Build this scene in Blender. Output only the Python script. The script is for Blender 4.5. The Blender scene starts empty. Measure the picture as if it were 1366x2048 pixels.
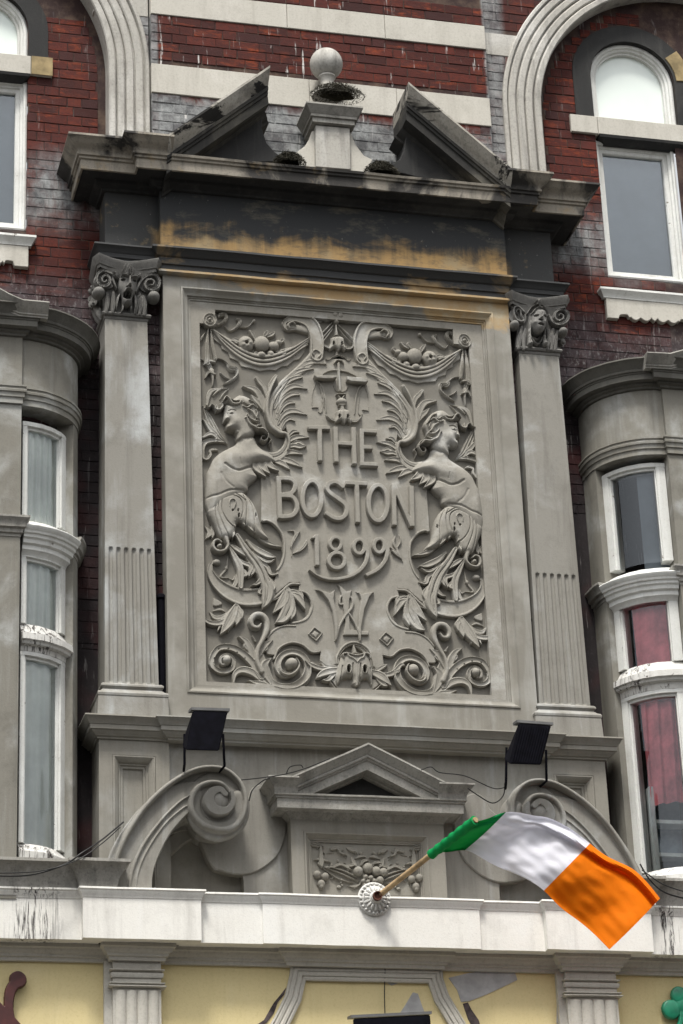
import bpy, bmesh, math, random
import numpy as np
from mathutils import Matrix, Vector
random.seed(7); rng = np.random.RandomState(5)
R = math.radians
scene = bpy.context.scene
COL = scene.collection

# ---------------------------------------------------------------- camera (solved from the facade's vanishing points)
PPX, PPY = 683.0, 1024.0
def _cam():
    a = np.array([175 - PPX, -10900 - PPY]); b = np.array([22383 - PPX, 2430 - PPY])
    f = math.sqrt(-(a @ b)); Z = np.array([a[0], a[1], f]); Z /= np.linalg.norm(Z)
    X = np.array([b[0], b[1], f]); X /= np.linalg.norm(X); Y = np.cross(Z, X)
    return f, np.array([X, Y, Z])
FOC, CM = _cam()
DIST = 16.6
def _ray(x, y): return CM @ np.array([x - PPX, y - PPY, FOC])
_d = _ray(690, 1000)
CAM = np.array([-_d[0] / _d[1] * DIST, -DIST, 1.6])
def at(x, y, p=0.0):
    """facade point (X, Z) seen at photo pixel x, y on the vertical plane standing p metres in front of the brick wall"""
    d = _ray(x, y); t = (DIST - p) / d[1]; q = CAM + d * t
    return float(q[0]), float(q[2])
def ax(x, y, p=0.0): return at(x, y, p)[0]
def az(x, y, p=0.0): return at(x, y, p)[1]
cam_data = bpy.data.cameras.new('camera'); cam = bpy.data.objects.new('camera', cam_data); COL.objects.link(cam)
rot = Matrix(((CM[0][0], -CM[0][1], -CM[0][2]), (CM[1][0], -CM[1][1], -CM[1][2]), (CM[2][0], -CM[2][1], -CM[2][2])))
cam.matrix_world = Matrix.Translation(Vector(CAM)) @ rot.to_4x4()
cam_data.sensor_fit = 'VERTICAL'; cam_data.sensor_height = 24; cam_data.lens = FOC / 2048 * 24
cam_data.clip_start = .1; cam_data.clip_end = 2000
scene.camera = cam

# ---------------------------------------------------------------- overcast daylight
world = bpy.data.worlds.new('World'); scene.world = world; world.use_nodes = True
wn = world.node_tree.nodes; wl = world.node_tree.links
bg = wn['Background']; sky = wn.new('ShaderNodeTexSky'); sky.sky_type = 'NISHITA'; sky.sun_disc = False
SUN_EL, SUN_AZ = 64, 204
sky.sun_elevation = R(SUN_EL); sky.sun_rotation = R(SUN_AZ); sky.air_density = 1.5; sky.dust_density = 4
hs = wn.new('ShaderNodeHueSaturation'); hs.inputs['Saturation'].default_value = .10
wl.new(sky.outputs[0], hs.inputs['Color']); wl.new(hs.outputs[0], bg.inputs['Color']); bg.inputs['Strength'].default_value = .085
sd = bpy.data.lights.new('sun', 'SUN'); sd.energy = 1.5; sd.angle = R(11); sd.color = (1, .96, .885)
sun = bpy.data.objects.new('sun', sd); COL.objects.link(sun)
_a, _e = R(SUN_AZ), R(SUN_EL)
sdir = Vector((math.sin(_a) * math.cos(_e), math.cos(_a) * math.cos(_e), math.sin(_e)))
sun.rotation_euler = sdir.to_track_quat('Z', 'Y').to_euler()
scene.view_settings.view_transform = 'Standard'; scene.view_settings.look = 'None'
scene.view_settings.gamma = 1; scene.view_settings.exposure = 1.38
scene.render.engine = 'CYCLES'

# ---------------------------------------------------------------- materials
def mat(name):
    m = bpy.data.materials.new(name); m.use_nodes = True
    return m, m.node_tree.nodes, m.node_tree.links, m.node_tree.nodes['Principled BSDF']
def noise(n, l, vec, scale, detail=4, rough=.55, dist=0):
    t = n.new('ShaderNodeTexNoise'); t.inputs['Scale'].default_value = scale; t.inputs['Detail'].default_value = detail
    t.inputs['Roughness'].default_value = rough; t.inputs['Distortion'].default_value = dist
    l.new(vec, t.inputs['Vector']); return t.outputs['Fac']
def mapping(n, l, src, scale=(1, 1, 1), loc=(0, 0, 0)):
    m = n.new('ShaderNodeMapping'); m.inputs['Scale'].default_value = scale; m.inputs['Location'].default_value = loc
    l.new(src, m.inputs['Vector']); return m.outputs[0]
def ramp(n, l, fac, a, b, smooth=False):
    r = n.new('ShaderNodeMapRange'); r.inputs['From Min'].default_value = a; r.inputs['From Max'].default_value = b
    if smooth: r.interpolation_type = 'SMOOTHSTEP'
    l.new(fac, r.inputs['Value']); return r.outputs[0]
def mixc(n, l, fac, a, b):
    m = n.new('ShaderNodeMix'); m.data_type = 'RGBA'
    if isinstance(fac, (int, float)): m.inputs[0].default_value = fac
    else: l.new(fac, m.inputs[0])
    for s, v in ((6, a), (7, b)):
        if isinstance(v, tuple): m.inputs[s].default_value = (*v, 1)
        else: l.new(v, m.inputs[s])
    return m.outputs[2]
def mth(n, l, op, a, b=None):
    m = n.new('ShaderNodeMath'); m.operation = op
    for s, v in ((0, a), (1, b)):
        if v is None: continue
        if isinstance(v, (int, float)): m.inputs[s].default_value = v
        else: l.new(v, m.inputs[s])
    return m.outputs[0]
def pos(n): return n.new('ShaderNodeNewGeometry').outputs['Position']
def zof(n, l, p, ch='Z'):
    s = n.new('ShaderNodeSeparateXYZ'); l.new(p, s.inputs[0]); return s.outputs[ch]
def bump(n, l, b, height, strength, dist=.01):
    bp = n.new('ShaderNodeBump'); bp.inputs['Strength'].default_value = strength; bp.inputs['Distance'].default_value = dist
    l.new(height, bp.inputs['Height']); l.new(bp.outputs[0], b.inputs['Normal'])

def masonry(name, base, pale, dark, pale_amt=.5, dark_amt=.5, streak=.5, fine=.35, rough=.85, patch=1.6, flake=None, runs=()):
    m, n, l, b = mat(name); p = pos(n)
    n1 = noise(n, l, p, patch, 5, .6, .4)
    c = mixc(n, l, mth(n, l, 'MULTIPLY', ramp(n, l, n1, .5, .72, True), pale_amt), base, pale)
    st = noise(n, l, mapping(n, l, p, (9, 9, .7)), 1.0, 6, .65, .3)
    c = mixc(n, l, mth(n, l, 'MULTIPLY', ramp(n, l, st, .52, .75), streak), c, dark)
    st2 = noise(n, l, mapping(n, l, p, (14, 14, 1.1), (3, 1, 2)), 1.0, 5, .6)
    c = mixc(n, l, mth(n, l, 'MULTIPLY', ramp(n, l, st2, .55, .78), streak * .8), c, pale)
    n2 = noise(n, l, mapping(n, l, p, (1, 1, 1), (5, 5, 5)), patch * 2.3, 7, .7, .2)
    c = mixc(n, l, mth(n, l, 'MULTIPLY', ramp(n, l, n2, .53, .8), dark_amt), c, dark)
    n3 = noise(n, l, p, 55, 4, .7)
    c = mixc(n, l, mth(n, l, 'MULTIPLY', ramp(n, l, n3, .5, .75), fine), c, dark)
    if flake:
        n4 = noise(n, l, mapping(n, l, p, (1, 1, 1), (9, 2, 4)), flake[1], 6, .7, .5)
        c = mixc(n, l, ramp(n, l, n4, flake[2], flake[2] + .03), c, flake[0])
    pit = noise(n, l, p, 150, 3, .7)
    c = mixc(n, l, mth(n, l, 'MULTIPLY', ramp(n, l, pit, .60, .68), .35), c, dark)
    for xc_, wd in runs:
        x_ = zof(n, l, p, 'X'); near = ramp(n, l, mth(n, l, 'ABSOLUTE', mth(n, l, 'SUBTRACT', x_, xc_)), wd, wd * .3, True)
        rs = noise(n, l, mapping(n, l, p, (38, 38, 3)), 1.0, 6, .75, .6)
        c = mixc(n, l, mth(n, l, 'MULTIPLY', near, ramp(n, l, rs, .50, .60)), c, (.035, .028, .026))
    l.new(c, b.inputs['Base Color']); b.inputs['Roughness'].default_value = rough
    b.inputs['Specular IOR Level'].default_value = .25
    h = mth(n, l, 'ADD', noise(n, l, p, 90, 3, .6), mth(n, l, 'MULTIPLY', n2, 2.5))
    bump(n, l, b, h, .25, .004)
    return m, n, l, b, c, p

M = {}
M['render'] = masonry('grey_render', (.235, .222, .192), (.36, .365, .35), (.12, .112, .095), .5, .45, .4, .2)[0]
M['relief'] = masonry('relief_cement', (.265, .25, .218), (.45, .445, .42), (.12, .112, .096), .85, .6, .25, .3, patch=3.4)[0]
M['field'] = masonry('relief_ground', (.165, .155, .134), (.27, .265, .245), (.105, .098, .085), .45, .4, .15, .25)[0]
M['pilaster'] = masonry('pilaster_render', (.245, .235, .21), (.44, .455, .455), (.115, .105, .09), .95, .55, .6, .18, patch=1.5)[0]
M['pale_stone'] = masonry('pale_stone', (.48, .46, .41), (.62, .60, .55), (.22, .20, .17), .5, .35, .35, .35)[0]
M['arch_stone'] = masonry('arch_stone', (.40, .385, .35), (.60, .59, .56), (.075, .07, .065), .7, .6, .6, .4)[0]
M['white_stone'] = masonry('white_painted_stone', (.74, .725, .68), (.78, .78, .76), (.26, .24, .215), .5, .3, .35, .15, rough=.6, runs=((-2.28, .22), (1.93, .12)))[0]
M['peeling'] = masonry('peeling_white_paint', (.56, .555, .53), (.72, .72, .70), (.30, .27, .24), .4, .4, .3, .2, flake=((.13, .12, .11), 9, .60), runs=((-2.28, .25), (1.93, .12)))[0]
M['white_wood'] = masonry('white_wood_paint', (.62, .625, .60), (.76, .77, .75), (.26, .245, .22), .6, .4, .5, .2, rough=.5, flake=((.14, .12, .10), 14, .665))[0]
M['dark_lead'] = masonry('sooty_shaded_stone', (.028, .028, .028), (.12, .115, .105), (.012, .012, .012), .45, .5, .35, .3)[0]  # soot black; also carries the shade under the cornice in its colour
M['bay'] = masonry('bay_render', (.205, .195, .168), (.42, .43, .42), (.085, .08, .068), .85, .6, .4, .18, patch=1.7)[0]
M['capital'] = masonry('dark_capital_stone', (.165, .16, .15), (.32, .315, .30), (.035, .034, .032), .35, .6, .3, .4)[0]
M['mortar'] = None
M['cornice_grey'] = masonry('weathered_cornice_stone', (.27, .26, .235), (.45, .44, .41), (.05, .048, .045), .5, .75, .6, .5)[0]

M['rake'] = masonry('weathered_rake_stone', (.34, .32, .28), (.46, .44, .40), (.045, .042, .038), .6, .9, .7, .5, patch=1.1, flake=((.02, .019, .018), 1.8, .50))[0]
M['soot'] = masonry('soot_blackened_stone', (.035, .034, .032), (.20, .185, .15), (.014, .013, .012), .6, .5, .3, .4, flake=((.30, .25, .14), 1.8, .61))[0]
M['bay_dark'] = masonry('sooty_bay_moulding', (.10, .096, .085), (.20, .195, .18), (.03, .028, .025), .5, .6, .4, .3)[0]
def entab():          # soot over old ochre limewash on the frieze
    m, n, l, b = mat('sooted_ochre_render'); p = pos(n)
    z = zof(n, l, p); x = zof(n, l, p, 'X')
    zt = az(683, 420, .35); zb = az(683, 520, .35)
    nn = noise(n, l, mapping(n, l, p, (1.3, 1.3, 3)), 1.5, 7, .65, .5)
    lvl = mth(n, l, 'ADD', z, mth(n, l, 'MULTIPLY', mth(n, l, 'SUBTRACT', nn, .5), .55))
    st = noise(n, l, mapping(n, l, p, (11, 11, 1)), 1.0, 5, .6)
    f = ramp(n, l, mth(n, l, 'ADD', lvl, mth(n, l, 'MULTIPLY', mth(n, l, 'SUBTRACT', st, .5), .22)), zb + .02, zb + .20, True)
    och = mixc(n, l, ramp(n, l, st, .45, .75), (.36, .225, .085), (.21, .145, .07))
    och = mixc(n, l, ramp(n, l, noise(n, l, p, 3, 5), .5, .7), och, (.30, .25, .155)); och = mixc(n, l, mth(n, l, 'MULTIPLY', ramp(n, l, noise(n, l, mapping(n, l, p, (2, 2, 5)), 4, 7, .75), .5, .68), .75), och, (.09, .075, .05))
    soot = mixc(n, l, ramp(n, l, noise(n, l, mapping(n, l, p, (1, 1, 2.5)), 2.5, 6, .7), .56, .75), (.022, .024, .026), (.13, .115, .085))
    c = mixc(n, l, f, och, soot)
    edge = mth(n, l, 'MAXIMUM', ramp(n, l, x, 1.22, 1.30), ramp(n, l, x, -1.36, -1.44))
    soot2 = mixc(n, l, ramp(n, l, noise(n, l, p, 4, 6, .7), .58, .7), (.035, .036, .036), (.20, .15, .08))
    c = mixc(n, l, edge, c, soot2)
    sp = noise(n, l, mapping(n, l, p, (1, 1, .5)), 45, 5, .7)
    c = mixc(n, l, mth(n, l, 'MULTIPLY', ramp(n, l, sp, .66, .72), .5), c, (.4, .38, .34))
    l.new(c, b.inputs['Base Color']); b.inputs['Roughness'].default_value = .8
    bump(n, l, b, noise(n, l, p, 60, 5, .65), .3, .004)
    return m
M['entab'] = entab()
def archi():          # architrave: soot with ochre showing through, turning to grey render below
    m, n, l, b = mat('ochre_stained_architrave'); p = pos(n)
    z = zof(n, l, p); x = zof(n, l, p, 'X')
    zt_a = az(203, 484, .35); za = zt_a - .185
    nn = noise(n, l, mapping(n, l, p, (1.2, 1.2, 2.2), (4, 0, 1)), 1.7, 6, .6, .5)
    dark = mixc(n, l, ramp(n, l, nn, .54, .66), (.03, .031, .032), (.24, .165, .08))
    lvl = mth(n, l, 'ADD', mth(n, l, 'ADD', z, mth(n, l, 'MULTIPLY', mth(n, l, 'SUBTRACT', nn, .5), .5)), mth(n, l, 'MULTIPLY', x, .045))
    grey = mixc(n, l, ramp(n, l, noise(n, l, p, 3, 5), .45, .7), (.205, .193, .165), (.31, .30, .27))
    stv = noise(n, l, mapping(n, l, p, (8, 8, .6)), 1.0, 6, .65, .3)
    grey = mixc(n, l, mth(n, l, 'MULTIPLY', ramp(n, l, stv, .52, .7), .55), grey, (.37, .37, .35)); grey = mixc(n, l, mth(n, l, 'MULTIPLY', ramp(n, l, noise(n, l, p, 2.2, 7, .7), .55, .75), .5), grey, (.12, .11, .095))
    tan = mixc(n, l, ramp(n, l, noise(n, l, p, 6, 6, .7), .45, .7), (.36, .245, .12), (.38, .33, .235))
    c = mixc(n, l, ramp(n, l, lvl, zt_a - .31, zt_a - .25, True), grey, tan)
    c = mixc(n, l, ramp(n, l, z, za + .02, za + .03), c, dark)
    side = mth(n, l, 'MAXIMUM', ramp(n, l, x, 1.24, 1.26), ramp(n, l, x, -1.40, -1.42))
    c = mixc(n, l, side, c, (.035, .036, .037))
    l.new(c, b.inputs['Base Color']); b.inputs['Roughness'].default_value = .8
    bump(n, l, b, noise(n, l, p, 60, 5, .65), .3, .004)
    return m
M['archi'] = archi()
def cornice_top():    # patchy black and pale cornice
    m, n, l, b = mat('black_stained_cornice'); p = pos(n)
    a = noise(n, l, mapping(n, l, p, (1, 1, .6)), 1.6, 6, .6, .6)
    c = mixc(n, l, ramp(n, l, a, .46, .52), (.022, .020, .018), (.25, .225, .185))
    s = noise(n, l, mapping(n, l, p, (10, 10, 1.2)), 1, 5, .65)
    c = mixc(n, l, mth(n, l, 'MULTIPLY', ramp(n, l, s, .5, .7), .65), c, (.05, .045, .04))
    o = noise(n, l, mapping(n, l, p, (1, 1, 1), (7, 7, 7)), 5, 5, .7)
    c = mixc(n, l, mth(n, l, 'MULTIPLY', ramp(n, l, o, .58, .72), .7), c, (.27, .20, .11))
    g = noise(n, l, p, 70, 4, .7)
    c = mixc(n, l, mth(n, l, 'MULTIPLY', ramp(n, l, g, .55, .75), .6), c, (.04, .038, .035))
    l.new(c, b.inputs['Base Color']); b.inputs['Roughness'].default_value = .85
    bump(n, l, b, noise(n, l, p, 50, 6, .7), .45, .006)
    return m
M['cornice'] = cornice_top()
def grime(n, l, p, c, k=1.0):
    """soot and lime bloom that years of run-off have left on the brickwork, plus near-black low courses"""
    z = zof(n, l, p); x = zof(n, l, p, 'X'); ax_ = mth(n, l, 'ABSOLUTE', mth(n, l, 'ADD', x, .06))
    zc = 10.27; nn = noise(n, l, p, 1.9, 5, .6, .5); w = mth(n, l, 'ADD', z, mth(n, l, 'MULTIPLY', mth(n, l, 'SUBTRACT', nn, .5), .7))
    speck = ramp(n, l, noise(n, l, mapping(n, l, p, (1, 1, .55)), 42, 5, .75), .54, .66)
    purple = mixc(n, l, ramp(n, l, noise(n, l, p, 6, 6, .7), .4, .65), (.022, .018, .02), (.10, .085, .092))
    purple = mixc(n, l, mth(n, l, 'MULTIPLY', speck, .6), purple, (.30, .30, .30))
    lo = ramp(n, l, w, zc + .75, zc + .30, True)
    c = mixc(n, l, mth(n, l, 'MULTIPLY', lo, .82 * k), c, purple)
    gap = mth(n, l, 'MAXIMUM', ramp(n, l, w, zc + .02, zc - .35, True), 0)
    deep = mixc(n, l, ramp(n, l, noise(n, l, p, 1.6, 3), .5, .7), (.010, .007, .008), (.05, .010, .010))
    c = mixc(n, l, mth(n, l, 'MULTIPLY', gap, .9), c, deep)  # turns the low bricks near-black with hints of red
    silver = mixc(n, l, ramp(n, l, noise(n, l, p, 7, 7, .75), .40, .62), (.10, .105, .11), (.33, .345, .345))
    m1 = mth(n, l, 'MULTIPLY', ramp(n, l, mth(n, l, 'ABSOLUTE', mth(n, l, 'SUBTRACT', w, 11.62)), .44, .05, True), ramp(n, l, noise(n, l, mapping(n, l, p, (5, 5, 1.2)), 1.0, 6, .7, .4), .30, .55))
    m1 = mth(n, l, 'MULTIPLY', m1, ramp(n, l, ax_, 1.35, 1.5))
    zt_ = 12.37
    m2 = mth(n, l, 'MULTIPLY', mth(n, l, 'MULTIPLY', ramp(n, l, w, zt_ + .1, zt_ - .05, True), ramp(n, l, ax_, 1.36, 1.28)), ramp(n, l, z, 11.3, 11.5))
    m3 = mth(n, l, 'MULTIPLY', mth(n, l, 'MULTIPLY', ramp(n, l, ax_, 1.28, 1.30), ramp(n, l, ax_, 1.5, 1.44)), ramp(n, l, z, 11.7, 11.9))
    mm = mth(n, l, 'MAXIMUM', mth(n, l, 'MAXIMUM', m1, m2), mth(n, l, 'MULTIPLY', m3, .8))
    c = mixc(n, l, mth(n, l, 'MULTIPLY', mm, .92), c, silver)
    halo = mth(n, l, 'SUBTRACT', 1, 0)
    d = noise(n, l, mapping(n, l, p, (30, 30, 2.6)), 1.0, 4, .6, .25); d2 = noise(n, l, p, 2.2, 3)
    dr = mth(n, l, 'MULTIPLY', ramp(n, l, d, .615, .67), ramp(n, l, d2, .40, .55))
    dr = mth(n, l, 'MULTIPLY', dr, mth(n, l, 'MAXIMUM', mth(n, l, 'MULTIPLY', ramp(n, l, ax_, 1.36, 1.28), ramp(n, l, z, 11.4, 11.6)), .25))
    c = mixc(n, l, mth(n, l, 'MULTIPLY', dr, .85), c, (.60, .58, .56))
    return c
def brickmat():
    m, n, l, b = mat('red_brick'); p = pos(n)
    oi = n.new('ShaderNodeObjectInfo').outputs['Random']
    c = mixc(n, l, oi, (.036, .0065, .005), (.092, .0155, .009))
    h = mth(n, l, 'FRACT', mth(n, l, 'MULTIPLY', oi, 7.31))
    st = noise(n, l, mapping(n, l, p, (1, 1, 3.2)), 7, 5, .65, .4)
    c = mixc(n, l, mth(n, l, 'MULTIPLY', ramp(n, l, st, .50, .66), ramp(n, l, h, .2, .9)), c, (.20, .036, .010))
    c = mixc(n, l, mth(n, l, 'MULTIPLY', ramp(n, l, h, .14, .09), .7), c, (.035, .011, .011))
    c = mixc(n, l, mth(n, l, 'MULTIPLY', ramp(n, l, noise(n, l, p, 30, 6, .75), .46, .68), .75), c, (.03, .010, .009))
    c = mixc(n, l, ramp(n, l, noise(n, l, p, .9, 4, .6), .55, .72), c, mixc(n, l, .6, c, (.035, .014, .014)))
    c = grime(n, l, p, c)
    l.new(c, b.inputs['Base Color']); b.inputs['Roughness'].default_value = .75
    b.inputs['Specular IOR Level'].default_value = .2
    bump(n, l, b, noise(n, l, p, 75, 5, .7), .55, .005)
    return m
M['brick'] = brickmat()
def mortarmat():
    m, n, l, b = mat('dark_mortar'); p = pos(n)
    c = mixc(n, l, ramp(n, l, noise(n, l, p, 5, 5, .7), .45, .7), (.026, .012, .011), (.10, .065, .045))
    c = grime(n, l, p, c); l.new(c, b.inputs['Base Color']); b.inputs['Roughness'].default_value = .95
    bump(n, l, b, noise(n, l, p, 60, 4), .4, .004); return m
M['mortar'] = mortarmat()
def plain(name, col, rough=.7, var=.15, scale=8, metal=0, spec=.3):
    m, n, l, b = mat(name); p = pos(n)
    dk = tuple(v * (1 - var * 2) for v in col); lt = tuple(min(1, v * (1 + var)) for v in col)
    c = mixc(n, l, ramp(n, l, noise(n, l, p, scale, 5, .6), .35, .65), dk, lt)
    l.new(c, b.inputs['Base Color']); b.inputs['Roughness'].default_value = rough; b.inputs['Metallic'].default_value = metal
    b.inputs['Specular IOR Level'].default_value = spec
    bump(n, l, b, noise(n, l, p, scale * 8, 4), .15, .003)
    return m
M['yellow'] = masonry('yellow_stucco', (.70, .59, .32), (.75, .66, .42), (.47, .38, .17), .4, .25, .25, .3)[0]
M['flake'] = plain('bare_grey_plaster', (.42, .42, .42), .8, .1, 12)
M['crack'] = plain('exposed_dark_lath', (.09, .07, .07), .9, .3, 20)
M['black'] = plain('black_metal', (.004, .004, .007), .85, .2, 20, spec=.08)
M['cable'] = plain('black_cable', (.02, .02, .02), .5, .2)
M['tan_stone'] = plain('tan_stone', (.30, .23, .12), .85, .2, 9)
M['wood'] = plain('pole_wood', (.42, .30, .17), .55, .2, 14)
M['moss'] = masonry('dark_moss', (.035, .032, .022), (.13, .12, .09), (.01, .01, .008), .6, .5, .1, .5, patch=14)[0]
M['maroon'] = plain('maroon_paint', (.06, .011, .010), .5, .2, 12, spec=.5)
M['shamrock'] = plain('green_sign_paint', (.015, .22, .12), .35, .2, 10, spec=.5)
M['room'] = plain('room_wall', (.10, .10, .10), .9)
M['blind'] = plain('pale_blind', (.80, .87, .83), .8, .05, 2)
M['bluegrey'] = plain('blue_grey_blind', (.17, .20, .23), .8, .1, 2)
M['net'] = plain('pale_green_curtain', (.88, .91, .86), .9, .08, 3)
M['redcurt'] = plain('red_curtain', (.72, .21, .24), .9, .2, 5)
M['darkcloth'] = plain('dark_blue_cloth', (.06, .075, .10), .9)
M['shelf_back'] = plain('shelf_back_paint', (.26, .31, .36), .8); M['shelf'] = plain('pale_shelf_paint', (.78, .84, .82), .6, .1)
M['asphalt'] = plain('asphalt', (.05, .05, .05), .9, .2, 30)
M['pave'] = plain('pavement', (.20, .19, .18), .9, .15, 10)
def cloth(name, col):
    m, n, l, b = mat(name)
    p = pos(n); w = noise(n, l, p, 5, 4)
    c = mixc(n, l, ramp(n, l, w, .3, .7), tuple(v * .93 for v in col), col)
    l.new(c, b.inputs['Base Color']); b.inputs['Roughness'].default_value = .7; b.inputs['Specular IOR Level'].default_value = .15
    tr = n.new('ShaderNodeBsdfTranslucent'); l.new(c, tr.inputs['Color'])
    mx = n.new('ShaderNodeMixShader'); mx.inputs[0].default_value = .42
    l.new(b.outputs[0], mx.inputs[1]); l.new(tr.outputs[0], mx.inputs[2]); l.new(mx.outputs[0], n['Material Output'].inputs['Surface'])
    wv = noise(n, l, mapping(n, l, p, (1, 1, 1)), 9, 4, .5, .6)
    bump(n, l, b, wv, .35, .02)
    return m
M['fgreen'] = cloth('green_cloth', (.012, .36, .11)); M['fwhite'] = cloth('white_cloth', (.86, .86, .92)); M['forange'] = cloth('orange_cloth', (.90, .25, .004))
def glass():
    m, n, l, b = mat('window_glass'); n.remove(b)
    g = n.new('ShaderNodeBsdfGlossy'); g.inputs['Roughness'].default_value = .03; g.inputs['Color'].default_value = (.8, .85, .9, 1)
    t = n.new('ShaderNodeBsdfTransparent'); t.inputs['Color'].default_value = (.97, .98, .975, 1)
    f = n.new('ShaderNodeFresnel'); f.inputs['IOR'].default_value = 1.5
    k = mth(n, l, 'ADD', f.outputs[0], .03)
    mx = n.new('ShaderNodeMixShader'); l.new(k, mx.inputs[0]); l.new(t.outputs[0], mx.inputs[1]); l.new(g.outputs[0], mx.inputs[2])
    l.new(mx.outputs[0], n['Material Output'].inputs['Surface']); return m
M['glass'] = glass()
def sky_white_glass():  # bright sky reflection painted as an opaque pale pane colour
    m, n, l, b = mat('sky_reflection_glass'); p = pos(n)
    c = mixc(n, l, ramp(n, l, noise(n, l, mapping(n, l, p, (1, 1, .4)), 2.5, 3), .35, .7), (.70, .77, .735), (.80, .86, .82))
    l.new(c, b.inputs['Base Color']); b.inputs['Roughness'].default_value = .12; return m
M['sky_white_glass'] = sky_white_glass()

# ---------------------------------------------------------------- object helpers
def link(name, me, m, parent=None, smooth=None, loc=None):
    if m is not None and not me.materials: me.materials.append(m)
    o = bpy.data.objects.new(name, me); COL.objects.link(o)
    if parent is not None: o.parent = parent
    if smooth is not None:
        me.shade_smooth()
        if smooth < 180: me.set_sharp_from_angle(angle=R(smooth))
    if loc: o.location = loc
    return o
def mesh(name, v, f):
    me = bpy.data.meshes.new(name); me.from_pydata([tuple(map(float, a)) for a in v], [], [tuple(map(int, a)) for a in f]); me.validate(); me.update(); return me
def empty(name, loc=(0, 0, 0), parent=None):
    o = bpy.data.objects.new(name, None); COL.objects.link(o); o.location = loc; o.empty_display_size = .2
    if parent is not None: o.parent = parent
    return o
def thing(o, label, cat, group=None):
    o['label'] = label; o['category'] = cat
    if group: o['group'] = group
    return o
def box(name, x0, x1, p0, p1, z0, z1, m, parent=None):
    """p = metres in front of the brick wall (toward the street)"""
    v = [(x, -p, z) for x in (x0, x1) for p in (p0, p1) for z in (z0, z1)]
    f = [(0, 1, 3, 2), (4, 6, 7, 5), (0, 4, 5, 1), (2, 3, 7, 6), (0, 2, 6, 4), (1, 5, 7, 3)]
    return link(name, mesh(name, v, f), m, parent)
def orient(me):
    bm = bmesh.new(); bm.from_mesh(me); bmesh.ops.recalc_face_normals(bm, faces=bm.faces[:]); bm.to_mesh(me); bm.free()
def prism(name, outline, p0, p1, m, parent=None, bev=.0):
    """outline in (x, z), extruded from p0 (back) to p1 (front)"""
    bm = bmesh.new()
    vs = [bm.verts.new((x, -p1, z)) for x, z in outline]; fc = bm.faces.new(vs)
    ex = bmesh.ops.extrude_face_region(bm, geom=[fc]); nv = [g for g in ex['geom'] if isinstance(g, bmesh.types.BMVert)]
    for v in nv: v.co.y = -p0
    bmesh.ops.recalc_face_normals(bm, faces=bm.faces[:])
    if bev:
        ed = [e for e in bm.edges if all(abs(v.co.y + p1) < 1e-6 for v in e.verts)]
        bmesh.ops.bevel(bm, geom=ed, offset=bev, segments=1, affect='EDGES')
    bmesh.ops.triangulate(bm, faces=[f for f in bm.faces if len(f.verts) > 4])
    me = bpy.data.meshes.new(name); bm.to_mesh(me); bm.free(); return link(name, me, m, parent)
def subdiv(path, step=.16, closed=False):
    out = []; n = len(path)
    for i in range(n if closed else n - 1):
        a, b = path[i], path[(i + 1) % n]; d = math.dist(a, b); k = max(1, int(d / step))
        for j in range(k): out.append((a[0] + (b[0] - a[0]) * j / k, a[1] + (b[1] - a[1]) * j / k))
    if not closed: out.append(tuple(path[-1]))
    return out
def _normals(path, closed):
    n = len(path); out = []
    for i in range(n):
        ns = []
        if i > 0 or closed: a, b = path[i - 1], path[i]; ns.append((a, b))
        if i < n - 1 or closed: a, b = path[i], path[(i + 1) % n]; ns.append((a, b))
        vv = []
        for a, b in ns:
            d = np.array([b[0] - a[0], b[1] - a[1]], float); L = np.linalg.norm(d)
            if L < 1e-9: continue
            d /= L; vv.append(np.array([d[1], -d[0]]))
        if len(vv) == 2: m = (vv[0] + vv[1]) / max(.25, 1 + vv[0] @ vv[1])
        else: m = vv[0]
        out.append(m)
    return out
def _grid(name, rings, m, parent, closed, smooth, caps):
    n = len(rings); k = len(rings[0]); v = [q for r in rings for q in r]; f = []
    for i in range(n if closed else n - 1):
        j = (i + 1) % n
        for a in range(k - 1): f.append((i * k + a, j * k + a, j * k + a + 1, i * k + a + 1))
    if caps and not closed:
        f.append(tuple(range(k))); f.append(tuple((n - 1) * k + a for a in reversed(range(k))))
    me = mesh(name, v, f); orient(me); return link(name, me, m, parent, smooth)
def sweep(name, path, prof, m, parent=None, smooth=35, jit=.0015, caps=True, step=.16):
    """plan path of (x, p) running left to right; profile of (outward offset, z)"""
    pth = [(x, -p) for x, p in path]; pth = subdiv(pth, step) if step else pth; ns = _normals(pth, False)
    rings = []
    for (x, y), nn in zip(pth, ns):
        j = rng.uniform(-jit, jit, 2)
        rings.append([(x + nn[0] * o, y + nn[1] * o + j[0], z + j[1]) for o, z in prof])
    return _grid(name, rings, m, parent, False, smooth, caps)
def run(name, path, prof, m, parent=None, closed=False, smooth=35, jit=.001, plumb=(), caps=True, step=.16):
    """path of (x, z) in the facade plane; profile of (h to the left of travel, p)"""
    ends = (path[0], path[-1]); pth = subdiv(path, step, closed) if step else list(path); ns = _normals(pth, closed); rings = []
    for i, ((x, z), nn) in enumerate(zip(pth, ns)):
        nn = -nn
        if (i == 0 and 0 in plumb) or (i == len(pth) - 1 and 1 in plumb): nn = np.array([0, 1 / nn[1]])
        j = rng.uniform(-jit, jit, 2)
        rings.append([(x + nn[0] * h, -p + j[0], z + nn[1] * h + j[1]) for h, p in prof])
    return _grid(name, rings, m, parent, closed, smooth, caps)
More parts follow.
